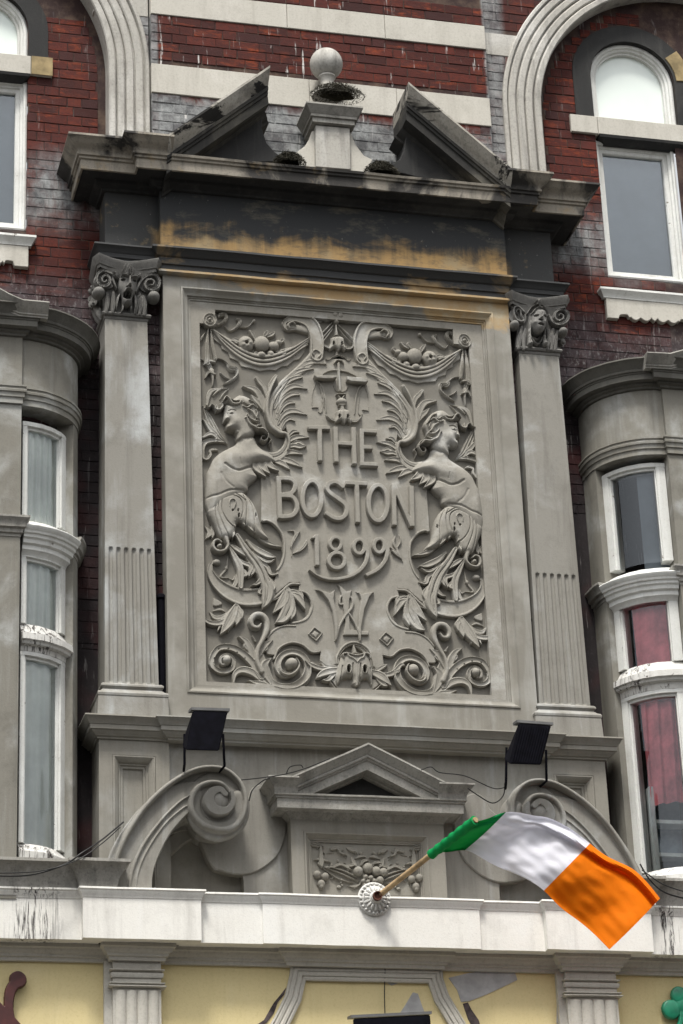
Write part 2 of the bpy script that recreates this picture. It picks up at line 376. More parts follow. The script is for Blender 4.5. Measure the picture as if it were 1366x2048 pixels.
def tube(name, pts, r, m, parent=None, seg=8):
    """pts of (x, p, z)"""
    P3 = [Vector((x, -p, z)) for x, p, z in pts]; v = []; f = []
    for i, c in enumerate(P3):
        d = (P3[min(i + 1, len(P3) - 1)] - P3[max(i - 1, 0)]).normalized()
        u = d.cross(Vector((0.31, .2, .93))).normalized(); w = d.cross(u)
        rr = r[i] if isinstance(r, (list, tuple)) else r
        for s in range(seg):
            a = 2 * math.pi * s / seg; v.append(c + u * math.cos(a) * rr + w * math.sin(a) * rr)
    for i in range(len(P3) - 1):
        for s in range(seg): f.append((i * seg + s, i * seg + (s + 1) % seg, (i + 1) * seg + (s + 1) % seg, (i + 1) * seg + s))
    f.append(tuple(range(seg))[::-1]); f.append(tuple((len(P3) - 1) * seg + s for s in range(seg)))
    return link(name, mesh(name, v, f), m, parent, 50)
def lathe(name, prof, c, m, parent=None, seg=32, smooth=40, axis='z'):
    """prof of (radius, height along the axis) about c = (x, p, z); axis z or p (pointing to the street)"""
    v = []; f = []; k = len(prof)
    for s in range(seg):
        a = 2 * math.pi * s / seg
        for r, h in prof:
            if axis == 'z': v.append((c[0] + r * math.cos(a), -c[1] + r * math.sin(a), c[2] + h))
            else: v.append((c[0] + r * math.cos(a), -c[1] - h, c[2] + r * math.sin(a)))
    for s in range(seg):
        t = (s + 1) % seg
        for i in range(k - 1): f.append((s * k + i, t * k + i, t * k + i + 1, s * k + i + 1))
    me = mesh(name, v, f); orient(me); return link(name, me, m, parent, smooth)
def join(obs, name):
    """merge freshly built meshes of one part into one mesh"""
    bm = bmesh.new()
    mats = obs[0].data.materials[0]; par = obs[0].parent
    for o in obs:
        o.data.transform(Matrix.Translation(o.location)); bm.from_mesh(o.data)
        d = o.data; bpy.data.objects.remove(o); bpy.data.meshes.remove(d)
    me = bpy.data.meshes.new(name); bm.to_mesh(me); bm.free(); return link(name, me, mats, par)

# ---------------------------------------------------------------- carved relief: sculpted as height fields, one mesh per carved piece
GR = .0027
def catmull(pts, n=7):
    p = [np.array(a, float) for a in pts]
    if len(p) < 3: n = 4
    q = [2 * p[0] - p[1]] + p + [2 * p[-1] - p[-2]]; out = []
    for i in range(1, len(q) - 2):
        for j in range(n):
            t = j / n; a, b, c, d = q[i - 1], q[i], q[i + 1], q[i + 2]
            out.append(.5 * (2 * b + (c - a) * t + (2 * a - 5 * b + 4 * c - d) * t * t + (3 * b - a - 3 * c + d) * t ** 3))
    out.append(p[-1]); return np.array(out)
SLREF = {}
class Carve:
    """fr = (ox, oy, k): crop origin and zoom in which coordinates were read off; p0 = plane the carving stands on"""
    def __init__(s, fr, p0, pm=None):
        s.fr = fr; s.p0 = p0; s.pm = p0 + .03 if pm is None else pm; s.x0 = None; s.ops = []
    def X(s, a):
        ox, oy, k = s.fr; return np.array(at(ox + a[0] / k, oy + a[1] / k, s.pm))
    def w(s, v): return v / s.fr[2] / 264.0
    def frame(s, fr): s.fr = fr; return s
    def stroke(s, pts, ws, H=.04, kind='round', base=0, hs=None, curve=True, cut=False):
        P = np.array([s.X(a) for a in pts]); n = len(P)
        if np.isscalar(ws): ws = [ws] * n
        W = np.interp(np.linspace(0, 1, n), np.linspace(0, 1, len(ws)), ws)
        A = np.column_stack([P, [s.w(v) / 2 for v in W]])
        if hs: A = np.column_stack([A, np.interp(np.linspace(0, 1, n), np.linspace(0, 1, len(hs)), hs)])
        else: A = np.column_stack([A, np.ones(n)])
        A = catmull(A) if curve and n > 2 else A
        A[:, 2] = np.maximum(A[:, 2], .0022)
        s.ops.append(('stroke', A, H, kind, base, cut)); return s
    def poly(s, pts, H=.04, Rr=.03, base=0, smooth=True, kind='inflate', cut=False):
        P = np.array([s.X(a) for a in pts])
        if smooth: P = catmull(np.vstack([P, P[:1]]), 3)[:-1]
        s.ops.append(('poly', P, H, Rr, base, kind, cut)); return s
    def dome(s, c, rx, ry=None, H=.04, rot=0, base=0, kind='dome'):
        ry = rx if ry is None else ry; c = s.X(c); s.ops.append(('dome', c, s.w(rx), s.w(ry) * 1.085, H, R(rot), base, kind)); return s
    def bump(s, c, rx, ry, H, rot=0): return s.dome(c, rx, ry, H, rot, 0, 'add')
    def groove(s, pts, w, d=.008): return s.stroke(pts, w, d, 'groove')
    def ring(s, c, r, w, H, ry=None, base=0):
        ry = ry or r; pts = [(c[0] + r * math.cos(a), c[1] + ry * math.sin(a)) for a in np.linspace(0, 2 * math.pi, 17)]
        return s.stroke(pts, w, H, 'flat' if base == 'flat' else 'round')
    def build(s, name, m, parent, axis=0.0, mirror=False, keep=True):
        KH = .84 if parent is SLREF.get('o') else 1.0
        lo = np.array([1e9, 1e9]); hi = -lo
        for o in s.ops:
            if o[0] == 'stroke' and o[3] != 'groove': mn = (o[1][:, :2] - o[1][:, 2:3]).min(0); mx = (o[1][:, :2] + o[1][:, 2:3]).max(0)
            elif o[0] == 'poly': mn = o[1].min(0); mx = o[1].max(0)
            elif o[0] == 'dome' and o[7] != 'add': mn = o[1] - max(o[2], o[3]); mx = o[1] + max(o[2], o[3])
            else: continue
            lo = np.minimum(lo, mn); hi = np.maximum(hi, mx)
        lo -= GR * 3; hi += GR * 3
        nx, nz = (np.ceil((hi - lo) / GR)).astype(int) + 1
        xs = lo[0] + GR * np.arange(nx); zs = lo[1] + GR * np.arange(nz); H = np.zeros((nz, nx))
        def win(a, b):
            i0 = max(0, int((a[0] - lo[0]) / GR) - 2); i1 = min(nx, int((b[0] - lo[0]) / GR) + 3)
            j0 = max(0, int((a[1] - lo[1]) / GR) - 2); j1 = min(nz, int((b[1] - lo[1]) / GR) + 3)
            return i0, i1, j0, j1
        for o in s.ops:
            if o[0] == 'stroke':
                _, A, h, kind, base, cut = o
                i0, i1, j0, j1 = win((A[:, :2] - A[:, 2:3]).min(0), (A[:, :2] + A[:, 2:3]).max(0))
                if i1 <= i0 or j1 <= j0: continue
                gx, gz = np.meshgrid(xs[i0:i1], zs[j0:j1]); T = np.full(gx.shape, 9.); S = np.zeros(gx.shape); RR = np.full(gx.shape, .01); HH = np.ones(gx.shape); SD = np.zeros(gx.shape)
                for q in range(len(A) - 1):
                    a, b = A[q], A[q + 1]; d = b[:2] - a[:2]; L2 = d @ d + 1e-12
                    tr = ((gx - a[0]) * d[0] + (gz - a[1]) * d[1]) / L2; t = np.clip(tr, 0, 1)
                    r = a[2] + (b[2] - a[2]) * t; dx = gx - a[0] - d[0] * t; dz = gz - a[1] - d[1] * t
                    T0 = np.hypot(dx, dz) / r
                    if cut:
                        if q == 0: T0 = np.where(tr < 0, 9, T0)
                        if q == len(A) - 2: T0 = np.where(tr > 1, 9, T0)
                    mk = T0 < T; T[mk] = T0[mk]; S[mk] = (q + t[mk]) / (len(A) - 1); RR[mk] = r[mk]; HH[mk] = (a[3] + (b[3] - a[3]) * t)[mk]
                    SD[mk] = (np.sign(dx * d[1] - dz * d[0]) * T0)[mk]
                tc = np.clip(T, 0, 1); rnd = np.sqrt(1 - tc * tc); edge = np.clip((1 - tc) * RR / .0035, 0, 1)
                if kind == 'groove':
                    g = np.where(T < 1, h * (1 - tc) ** 1.2, 0); sub = H[j0:j1, i0:i1]; sub[sub > 0] = np.maximum(.002, sub[sub > 0] - g[sub > 0]); continue
                if kind == 'flat': f = edge
                elif kind == 'round': f = edge * (.38 + .62 * np.sqrt(1 - tc ** 2.7))
                elif kind == 'leaf': f = edge * (.45 + .45 * rnd - .28 * np.exp(-(tc / .16) ** 2) + .12 * S + .06 * np.cos(SD * 9.4))
                elif kind == 'curl': f = edge * (.36 + .26 * rnd + .36 * S - .20 * np.exp(-((SD) / .18) ** 2) + .07 * np.cos(SD * 9.4))
                elif kind == 'folds': f = edge * (.35 + .35 * rnd + .22 * np.cos(SD * math.pi * 3.2))
                elif kind == 'ribbon': f = edge * (.72 + .28 * (np.abs(SD) > .68) - .12 * (1 - SD ** 2))
                elif kind == 'dish': f = edge * (.55 + .45 * tc ** 2)
                h2 = base + h * f * HH; h2[T >= 1] = 0; H[j0:j1, i0:i1] = np.maximum(H[j0:j1, i0:i1], h2)
            elif o[0] == 'poly':
                _, P, h, Rr, base, kind, cut = o
                i0, i1, j0, j1 = win(P.min(0), P.max(0)); gx, gz = np.meshgrid(xs[i0:i1], zs[j0:j1])
                D = np.full(gx.shape, 9.); ins = np.zeros(gx.shape, bool); n = len(P)
                for q in range(n):
                    a, b = P[q], P[(q + 1) % n]; d = b - a; L2 = d @ d + 1e-12
                    t = np.clip(((gx - a[0]) * d[0] + (gz - a[1]) * d[1]) / L2, 0, 1)
                    D = np.minimum(D, np.hypot(gx - a[0] - d[0] * t, gz - a[1] - d[1] * t))
                    if a[1] != b[1]:
                        c = (a[1] > gz) != (b[1] > gz); xi = a[0] + (gz - a[1]) * (b[0] - a[0]) / (b[1] - a[1]); ins ^= c & (gx < xi)
                if kind == 'inflate':
                    u = np.clip(D / Rr, 0, 1); f = (.3 + .7 * np.sqrt(1 - (1 - u) ** 2)) * np.clip(D / .004, 0, 1)
                else: f = np.clip(D / .0035, 0, 1)
                h2 = np.where(ins, base + h * f, 0); H[j0:j1, i0:i1] = np.maximum(H[j0:j1, i0:i1], h2)
            else:
                _, c, rx, ry, h, ro, base, kind = o; k = 2.2 if kind == 'add' else 1
                i0, i1, j0, j1 = win(c - max(rx, ry) * k, c + max(rx, ry) * k)
                if i1 <= i0 or j1 <= j0: continue
                gx, gz = np.meshgrid(xs[i0:i1] - c[0], zs[j0:j1] - c[1])
                u = (gx * math.cos(ro) + gz * math.sin(ro)) / rx; v = (-gx * math.sin(ro) + gz * math.cos(ro)) / ry; q = u * u + v * v
                sub = H[j0:j1, i0:i1]
                if kind == 'add':
                    g = h * np.exp(-q * 1.4); sub[sub > 0] = np.maximum(.002, sub[sub > 0] + g[sub > 0])
                elif kind == 'hole':
                    sub[q < 1] = np.minimum(sub[q < 1], .003 if h <= 0 else h)
                else:
                    f = np.sqrt(np.clip(1 - q, 0, 1)); h2 = np.where(q < 1, base + h * (.25 * np.clip((1 - q) * 8, 0, 1) + .75 * f), 0)
                    if kind == 'fruit': h2 = np.where(q < 1, h2 + .004 * np.sin(gx * 700) * np.sin(gz * 700) * f, 0)
                    H[j0:j1, i0:i1] = np.maximum(sub, h2)
        # soft carving: light blur inside the shape, then fine tool marks
        K = H > .0006
        Hb = H.copy()
        for _ in range(1):
            Q = np.pad(Hb, 1, mode='edge'); Hb = (Q[1:-1, 1:-1] * 6 + Q[:-2, 1:-1] + Q[2:, 1:-1] + Q[1:-1, :-2] + Q[1:-1, 2:]) / 10
        H = np.where(K, Hb * KH, -.012)
        C = K[:-1, :-1] | K[1:, :-1] | K[:-1, 1:] | K[1:, 1:]
        use = np.zeros(H.shape, bool); jj, ii = np.nonzero(C)
        for a in (0, 1):
            for b in (0, 1): use[jj + a, ii + b] = True
        idx = np.full(H.shape, -1); idx[use] = np.arange(use.sum()); vj, vi = np.nonzero(use)
        V = np.column_stack([xs[vi] - axis, -(s.p0 + H[vj, vi]), zs[vj]])
        F = np.column_stack([idx[jj, ii], idx[jj, ii + 1], idx[jj + 1, ii + 1], idx[jj + 1, ii]])
        me = bpy.data.meshes.new(name); me.vertices.add(len(V)); me.vertices.foreach_set('co', V.ravel())
        me.loops.add(F.size); me.loops.foreach_set('vertex_index', F.ravel().astype(np.int32))
        me.polygons.add(len(F)); me.polygons.foreach_set('loop_start', (np.arange(len(F)) * 4).astype(np.int32)); me.update(); me.validate()
        o = link(name, me, m, parent, 180); o.location.x = axis
        out = [o]
        if mirror:
            c = o.copy(); COL.objects.link(c); c.parent = parent; c.scale.x = -1; out.append(c)
        return out

# ================================================================ SETTING
def slab(name, x0, x1, y0, y1, z, m):
    o = link(name, mesh(name, [(x0, y0, z), (x1, y0, z), (x1, y1, z), (x0, y1, z)], [(0, 1, 2, 3)]), m); o['kind'] = 'structure'; return o
slab('road', -400, 400, -400, -2.6, 0, M['asphalt'])
box_p = box('pavement', -400, 400, -.3, 2.6, -.2, .12, M['pave']); box_p['kind'] = 'structure'

# ================================================================ THE BUILDING
B = empty('public_house', (0, 0, 0))
thing(B, 'ornate red brick pub front with carved grey name panel under a broken pediment', 'building')
pL, pC, pS = .26, .35, .29                      # side frieze, centre frieze, carved slab
zt = az(150, 264, .57)                          # top of the great cornice
xe0, xe1 = ax(210, 385, pL), ax(1099.5, 460, pL)
xc0, xc1 = ax(320, 385, pC), ax(1007, 445, pC)
AX = (xc0 + xc1) / 2
sx0, sx1 = ax(325.6, 560, pS), ax(1014.6, 589, pS)
zslab0 = az(337, 1432, pS); za = az(203, 484, pL + .09)
zs = az(183, 1426, .41)
print('AX', AX, 'slab', sx0, sx1, 'entab', xe0, xe1, xc0, xc1, 'zt', zt, 'za', za, 'zs', zs)

# ---- brick walls
unit = bmesh.new(); bmesh.ops.create_cube(unit, size=1)
bmesh.ops.bevel(unit, geom=unit.edges[:], offset=.03, segments=1, affect='EDGES')
brick_mes = []
for k in range(5):
    bb = unit.copy()
    for v in bb.verts: v.co += Vector(rng.uniform(-.018, .018, 3))
    me = bpy.data.meshes.new('brick'); bb.to_mesh(me); bb.free(); me.materials.append(M['brick']); brick_mes.append(me)
COURSE = .0805
def brickwork(wall, x0, x1, z0, z1, p, cut=lambda z: [], zref=None, off=0.0):
    """flemish bond laid brick by brick; cut(z) gives the blocked x intervals of a course"""
    zref = z0 if zref is None else zref; k0 = int(math.floor((z0 - zref) / COURSE)); n = 0
    k = k0
    while True:
        za_, zb_ = zref + k * COURSE, zref + (k + 1) * COURSE
        if za_ >= z1: break
        k += 1
        a, b = max(za_ + .0034, z0), min(zb_ - .0034, z1)
        if b - a < .02: continue
        zc = (a + b) / 2; blocked = sorted(cut(zc))
        x = x0 - (.0 if k % 2 else .17) - off % .34 - .4; st = bool(k % 3)
        while x < x1:
            L = .226 if st else .108; st = not st
            segs = [(max(x + .0032, x0), min(x + L - .0032, x1))]; x += L
            for q0, q1 in blocked:
                ns = []
                for s0, s1 in segs:
                    if q1 <= s0 or q0 >= s1: ns.append((s0, s1)); continue
                    if q0 > s0: ns.append((s0, q0))
                    if q1 < s1: ns.append((q1, s1))
                segs = ns
            for s0, s1 in segs:
                if s1 - s0 < .018: continue
                o = bpy.data.objects.new('brick', brick_mes[random.randrange(5)]); COL.objects.link(o); o.parent = wall
                pr = .004 + random.uniform(-.0015, .003)
                o.location = ((s0 + s1) / 2, -(p - .03 + pr), zc + random.uniform(-.001, .001)); o.scale = (s1 - s0, .06, b - a)
                o.rotation_euler.y = random.uniform(-.004, .004); n += 1
    return n
def holed(name, x0, x1, z0, z1, p, openings, m, parent, depth=.3, step=.04):
    """backing wall with openings: each (xa, xb, zbot, ztop function or value)"""
    xs = {x0, x1}
    for xa, xb, zb, ztf in openings:
        if callable(ztf): xs |= set(np.linspace(max(xa, x0), min(xb, x1), 25))
        else: xs |= {max(x0, xa), min(x1, xb)}
    xs = sorted(xs); v = []; f = []
    for a, b in zip(xs[:-1], xs[1:]):
        if b - a < 1e-6: continue
        mid = (a + b) / 2; lo = [(z0, z0)]; iv = []
        for xa, xb, zb, ztf in openings:
            if xa <= mid <= xb: iv.append((zb, zb, ztf(a) if callable(ztf) else ztf, ztf(b) if callable(ztf) else ztf))
        iv.sort(); ca, cb = z0, z0
        for zb, zb2, ta, tb in iv + [(z1, z1, 0, 0)]:
            if zb - max(ca, cb) > -1e-6:
                i = len(v); v += [(a, -p, ca), (b, -p, cb), (b, -p, zb), (a, -p, zb)]; f.append((i, i + 1, i + 2, i + 3))
            ca, cb = ta, tb
    return link(name, mesh(name, v, f), m, parent)

zbay = az(100, 640, 0) - .9          # below this the bays cover the brick
ZTOP = 14.2
# right side window pair geometry (all on the wall recessed inside the big arches)
def side_geo(s):
    g = {}
    if s > 0:
        g['cx'] = ax(1259, 160, -.05); g['zspring'] = az(1172, 158, -.05); g['r'] = .352
        g['zb'] = az(1170, 232, .0) ; g['wz1'] = az(1187, 285, -.06); g['wz0'] = az(1206, 556, -.06)
        g['wx0'] = ax(1187, 300, -.06); g['wx1'] = g['wx0'] + .66
        g['tz1'] = az(1141, 227, .03); g['tz0'] = az(1141, 262, .03); g['tx0'] = ax(1141, 240, .03); g['tx1'] = g['wx1'] + .25
        g['sz'] = az(1207, 573, .08); g['sx0'] = ax(1206, 575, .08); g['sx1'] = g['wx1'] + .08
    else:
        g['cx'] = ax(54, 110, -.05) - .335; g['zspring'] = az(54, 70, -.05); g['r'] = .335
        g['zb'] = az(54, 112, 0); g['wz1'] = az(50, 168, -.06); g['wz0'] = az(50, 465, -.06)
        g['wx1'] = ax(52, 300, -.06); g['wx0'] = g['wx1'] - .66
        g['tz1'] = az(105, 116, .03); g['tz0'] = az(105, 153, .03); g['tx1'] = ax(105, 130, .03); g['tx0'] = g['wx0'] - .25
        g['sz'] = az(66, 470, .08); g['sx1'] = ax(67, 480, .08); g['sx0'] = g['wx0'] - .1
    return g
GL, GRT = side_geo(-1), side_geo(1)
ARC_W = .31
ao_r = ax(1007, 215, .15); ao_l = ax(300, 200, .15); RO = 1.58
acx = {1: ao_r + RO, -1: ao_l - RO}; zsp = {1: 12.64, -1: 12.64}
print('arch edges', ao_l, ao_r, 'zsp', zsp[1], az(300, 93, .15))

def side_wall(s):
    g = GRT if s > 0 else GL
    xa, xb = (xc1 - .35, 4.0) if s > 0 else (-4.6, xc0 + .35)
    arcf = lambda x: g['zspring'] + math.sqrt(max(0, g['r'] ** 2 - (x - g['cx']) ** 2))
    w = holed('brick_wall', xa, xb, 5.0, ZTOP, 0, [(g['cx'] - g['r'], g['cx'] + g['r'], g['tz0'], arcf), (g['wx0'], g['wx1'], g['wz0'] - .03, g['wz1'] + .02)], M['mortar'], B)
    hood = g['r'] + .15
    def cut(z):
        c = []
        if z > g['tz0']:
            if z < g['zspring']: c.append((g['cx'] - g['r'], g['cx'] + g['r']))
            else:
                d2 = hood ** 2 - (z - g['zspring']) ** 2
                if d2 > 0: c.append((g['cx'] - math.sqrt(d2), g['cx'] + math.sqrt(d2)))
        if g['wz0'] - .03 < z < g['wz1'] + .03: c.append((g['wx0'], g['wx1']))
        if g['tz0'] - .01 < z < g['tz1'] + .01: c.append((g['tx0'], g['tx1']))
        # hidden behind cornice ends, archivolt and pilaster: not laid
        inner = (xc0 - .02, 99) if s < 0 else (-99, xc1 + .02)
        if z > zt:
            rin = RO - ARC_W - .06; dz_ = z - zsp[1]
            if dz_ <= 0: c.append((acx[-1] + rin, 99) if s < 0 else (-99, acx[1] - rin))
            elif dz_ < rin: q_ = math.sqrt(rin * rin - dz_ * dz_); c.append((acx[-1] + q_, 99) if s < 0 else (-99, acx[1] - q_))
            else: c.append((-99, 99))
        elif z > zt - .3: c.append((xe0, 99) if s < 0 else (-99, xe1))
        else: c.append((xe0 + .06, 99) if s < 0 else (-99, xe1 - .06))
        if z < az(100, 640, 0) - .75: c.append((-99, xe0 - .34) if s < 0 else (xe1 + .34, 99))
        return c
    vis = (-2.5, xc0 + .3) if s < 0 else (xc1 - .3, 2.62)
    n = brickwork(w, vis[0], vis[1], (zbay - 1.6) if s < 0 else 9.3, 13.12 if s < 0 else 13.75, 0, cut, zref=8.0)
    print('side bricks', s, n)
    return w
WR = side_wall(1); WL = side_wall(-1)
# centre brick bay above the cornice with stone bands
zb1 = (az(320, 31, .17) + az(974, 101, .17)) / 2; zb1t = zb1 + .222
zb2t = az(320, 129, .17); zb2 = az(320, 187.5, .17)
cb = box('brick_wall', xc0 - .02, xc1 + .02, .0, .17, zt - .35, ZTOP, M['mortar'], B)
bx0, bx1 = xc0 - .018, xc1 + .018
def ccut(z):
    c = []
    if zb1 < z < zb1t or zb2 < z < zb2t: c.append((-9, 9))
    return c
n = 0
for za_, zb_ in ((zt - .12, zb2), (zb2t, zb1), (zb1t, 13.52)):
    k = round((zb_ - za_) / COURSE); n += brickwork(cb, bx0, bx1, zb_ - k * COURSE, zb_, .17, off=.11, zref=zb_ - k * COURSE)
print('centre bricks', n)
def band(z0, z1, joints, p0, p1, x0, x1, m, parent):
    xs = [x0] + [j for j in joints if x0 < j < x1] + [x1]
    for a, b in zip(xs[:-1], xs[1:]):
        q = prism('stone_block', [(a + .0015, z0 + .002), (b - .0015, z0 + .002), (b - .0015, z1 - .002), (a + .0015, z1 - .002)], p0, p1 + random.uniform(0, .003), m, parent, .004)
band(zb1, zb1t, [ax(575, 60, .18), ax(770, 60, .18)], .1, .182, bx0 - .004, bx1 + .004, M['pale_stone'], cb)
band(zb2, zb2t, [ax(619, 180, .18), ax(693, 180, .18), ax(793, 190, .18)], .1, .182, bx0 - .004, bx1 + .004, M['pale_stone'], cb)
# spandrel strips between centre bay and archivolts
for s in (-1, 1):
    xa, xb = (acx[-1] - .2, bx0 - .012) if s < 0 else (bx1 + .012, acx[1] + .2)
    rr = RO - .1
    zspg = zsp[s]; cxs = acx[s]
    out = []
    for t in np.linspace(0, math.pi / 2, 14): out.append((cxs - s * rr * math.cos(t), zspg + rr * math.sin(t)))
    pts = [((xb, zt - .3) if s < 0 else (xa, zt - .3)), (cxs - s * rr, zt - .3)] + out + [(cxs, ZTOP), ((xb, ZTOP) if s < 0 else (xa, ZTOP))]
    w = prism('brick_wall', pts, .02, .12, M['mortar'], B)
    def scut(z, s=s, cxs=cxs, zspg=zspg):
        r2 = RO - .08
        dx = math.sqrt(max(0, r2 * r2 - (z - zspg) ** 2)) if z > zspg else r2
        c = [(cxs - dx, cxs + dx)] if z < zspg + r2 else []
        if zb1 - .01 < z < zb1t - .02: c.append((-9, 9))
        return c
    x_0, x_1 = (-2.9, xb) if s < 0 else (xa, 2.9)
    print('spandrel bricks', brickwork(w, x_0, x_1, zt - .1, 13.7 if s > 0 else 13.2, .12, scut, zref=zb1, off=.05))
    if s < 0: band(zb1, zb1t - .02, [], .06, .128, xb - .42, xb, M['arch_stone'], w)
    else: band(zb1 - .005, zb1t - .02, [], .06, .128, xa, xa + .42, M['arch_stone'], w)

# ---- archivolts: moulded arches springing behind the cornice
prof_arch = [(0, 0), (0, .15), (.008, .158), (.028, .158), (.034, .148), (.036, .128), (.042, .128), (.046, .142), (.056, .15), (.094, .15), (.104, .142), (.107, .122), (.113, .122), (.117, .138), (.127, .148), (.165, .148), (.174, .14), (.177, .12), (.183, .12), (.187, .14), (.197, .15), (.235, .15), (.243, .142), (.246, .124), (.252, .124), (.256, .15), (.266, .16), (.302, .16), (.31, .15), (.31, 0)]
for s in (-1, 1):
    c, z0 = acx[s], zsp[s]; RI = RO - ARC_W
    if s < 0: pts = [(c + RO, zt - .1)] + [(c + RO * math.cos(t), z0 + RO * math.sin(t)) for t in np.linspace(0, math.pi, 61)] + [(c - RO, zt - .1)]
    else: pts = [(c + RO, zt - .1)] + [(c + RO * math.cos(t), z0 + RO * math.sin(t)) for t in np.linspace(0, math.pi, 61)] + [(c - RO, zt - .1)]
    run('arch_moulding', pts, prof_arch, M['arch_stone'], B, smooth=32, step=.2)

# ---- sash windows in the recessed wall
def sash_window(g, s):
    arcp = lambda r: [(g['cx'] + r * math.cos(t), g['zspring'] + r * math.sin(t)) for t in np.linspace(0, math.pi, 31)]
    w = run('arched_window', [(g['cx'] + g['r'], g['tz1'] - .02)] + arcp(g['r']) + [(g['cx'] - g['r'], g['tz1'] - .02)],
            [(0, -.2), (0, -.03), (.012, -.025), (.03, -.03), (.034, -.045), (.05, -.05), (.056, -.07), (.07, -.07), (.07, -.12)], M['white_wood'], B, smooth=32, step=.2)
    prism('pane', [(g['cx'] + g['r'] - .05, g['tz1'] - .03)] + arcp(g['r'] - .05) + [(g['cx'] - g['r'] + .05, g['tz1'] - .03)], -.105, -.1, M['sky_white_glass'], w)
    prism('blind', [(g['cx'] + g['r'] - .02, g['tz1'] - .03)] + arcp(g['r'] - .02) + [(g['cx'] - g['r'] + .02, g['tz1'] - .03)], -.125, -.115, M['blind'], w)
    r0, r1 = g['r'] + .002, g['r'] + .15
    h = run('window_arch_band', [(g['cx'] + r1, g['tz1'] + .002)] + [(g['cx'] + r1 * math.cos(t), g['zspring'] + r1 * math.sin(t)) for t in np.linspace(0, math.pi, 31)] + [(g['cx'] - r1, g['tz1'] + .002)],
            [(0, -.01), (0, .012), (.148, .015), (.148, -.2)], M['dark_lead'], B, smooth=32, step=.2)
    if s > 0:
        ts = np.linspace(R(4), R(38), 8)
        pl = [(g['cx'] + (r1 + .003) * math.cos(t), g['zspring'] + (r1 + .003) * math.sin(t)) for t in ts] + [(g['cx'] + (r0 + .02) * math.cos(t), g['zspring'] + (r0 + .02) * math.sin(t)) for t in ts[::-1]]
        prism('arch_stone', pl, .0, .022, M['tan_stone'], h, .003)
    # transom stone
    t = band(g['tz0'], g['tz1'], [g['wx0'] + .02] if s > 0 else [g['wx1'] + .02], -.12, .03, g['tx0'], g['tx1'], M['pale_stone'], WR if s > 0 else WL)
    if s < 0: box('stone_block', g['wx1'] + .022, g['tx1'] + .001, -.05, .036, g['tz0'] + .003, g['tz1'] - .003, M['tan_stone'], WL)
    x0, x1 = (g['wx0'] + .06, g['wx1'] + .1)if s > 0 else (g['wx0'] - .1, g['wx1'] - .02)
    sweep('transom_moulding', [(x0, -.1), (x0, .0), (x1, .0), (x1, -.1)], [(-.05, g['tz0'] + .002), (.035, g['tz0'] + .002), (.03, g['tz0'] - .02), (.0, g['tz0'] - .04), (-.02, g['tz0'] - .055), (-.06, g['tz0'] - .055)], M['dark_lead'], WR if s > 0 else WL)
    box('window_head', g['wx0'] - .002, g['wx1'] + .002, -.25, -.05, g['wz1'] + .0, g['tz0'] - .004, M['dark_lead'], WR if s > 0 else WL)
    # lower sash
    rect = [(g['wx0'], g['wz0']), (g['wx1'], g['wz0']), (g['wx1'], g['wz1']), (g['wx0'], g['wz1'])]
    f = run('sash_window', rect, [(0, -.25), (0, -.035), (.012, -.03), (.026, -.034), (.028, -.055), (.045, -.06), (.05, -.075), (.075, -.078), (.08, -.085), (.08, -.13)], M['white_wood'], B, closed=True, smooth=32)
    box('pane', g['wx0'] + .06, g['wx1'] - .06, -.11, -.106, g['wz0'] + .06, g['wz1'] - .06, M['glass'], f)
    box('blind', g['wx0'] + .03, g['wx1'] - .03, -.2, -.18, g['wz0'] + .03, g['wz1'] - .03, M['bluegrey'], f)
    box('window_reveal', g['wx0'] - .0, g['wx0'] + .004, -.25, -.002, g['wz0'], g['wz1'], M['mortar'], f)
    # sill
    zs_ = g['sz']; xx0, xx1 = g['sx0'], g['sx1']
    sl = sweep('window_sill', [(xx0, -.2), (xx0, .06), (xx1, .06), (xx1, -.2)], [(-.2, zs_ + .015), (.02, zs_), (.022, zs_ - .018), (.012, zs_ - .03), (.0, zs_ - .05), (-.01, zs_ - .065), (-.01, zs_ - .075), (-.2, zs_ - .075)], M['white_wood'], B)
    ys = []; k = 60; wdt = xx1 - xx0 - .06
    for i in range(k + 1):
        u = i / k; x = xx0 + .03 + wdt * u; e = min(u, 1 - u) * wdt
        d = .20 if e < .10 else .165 + .035 * abs(math.sin((e - .10) / .085 * math.pi)) ** .7 * (1 if e > .17 else -.3)
        ys.append((x, zs_ - .07 - d * .88))
    prism('sill_apron', [(xx0 + .03, zs_ - .075)] + ys + [(xx1 - .03, zs_ - .075)], -.05, .045, M['pale_stone'], sl, .004)
sash_window(GRT, 1); sash_window(GL, -1)

# ---- gap brickwork either side of the slab
for xa, xb in ((ax(285, 900, .14), sx0 + .03), (sx1 - .03, sx1 + .2)):
    w = box('brick_wall', xa, xb, 0, .135, zslab0 - .2, za + .02, M['mortar'], B)
    print('gap bricks', brickwork(w, xa, xb, zslab0 - .1, za, .14, zref=8.0))

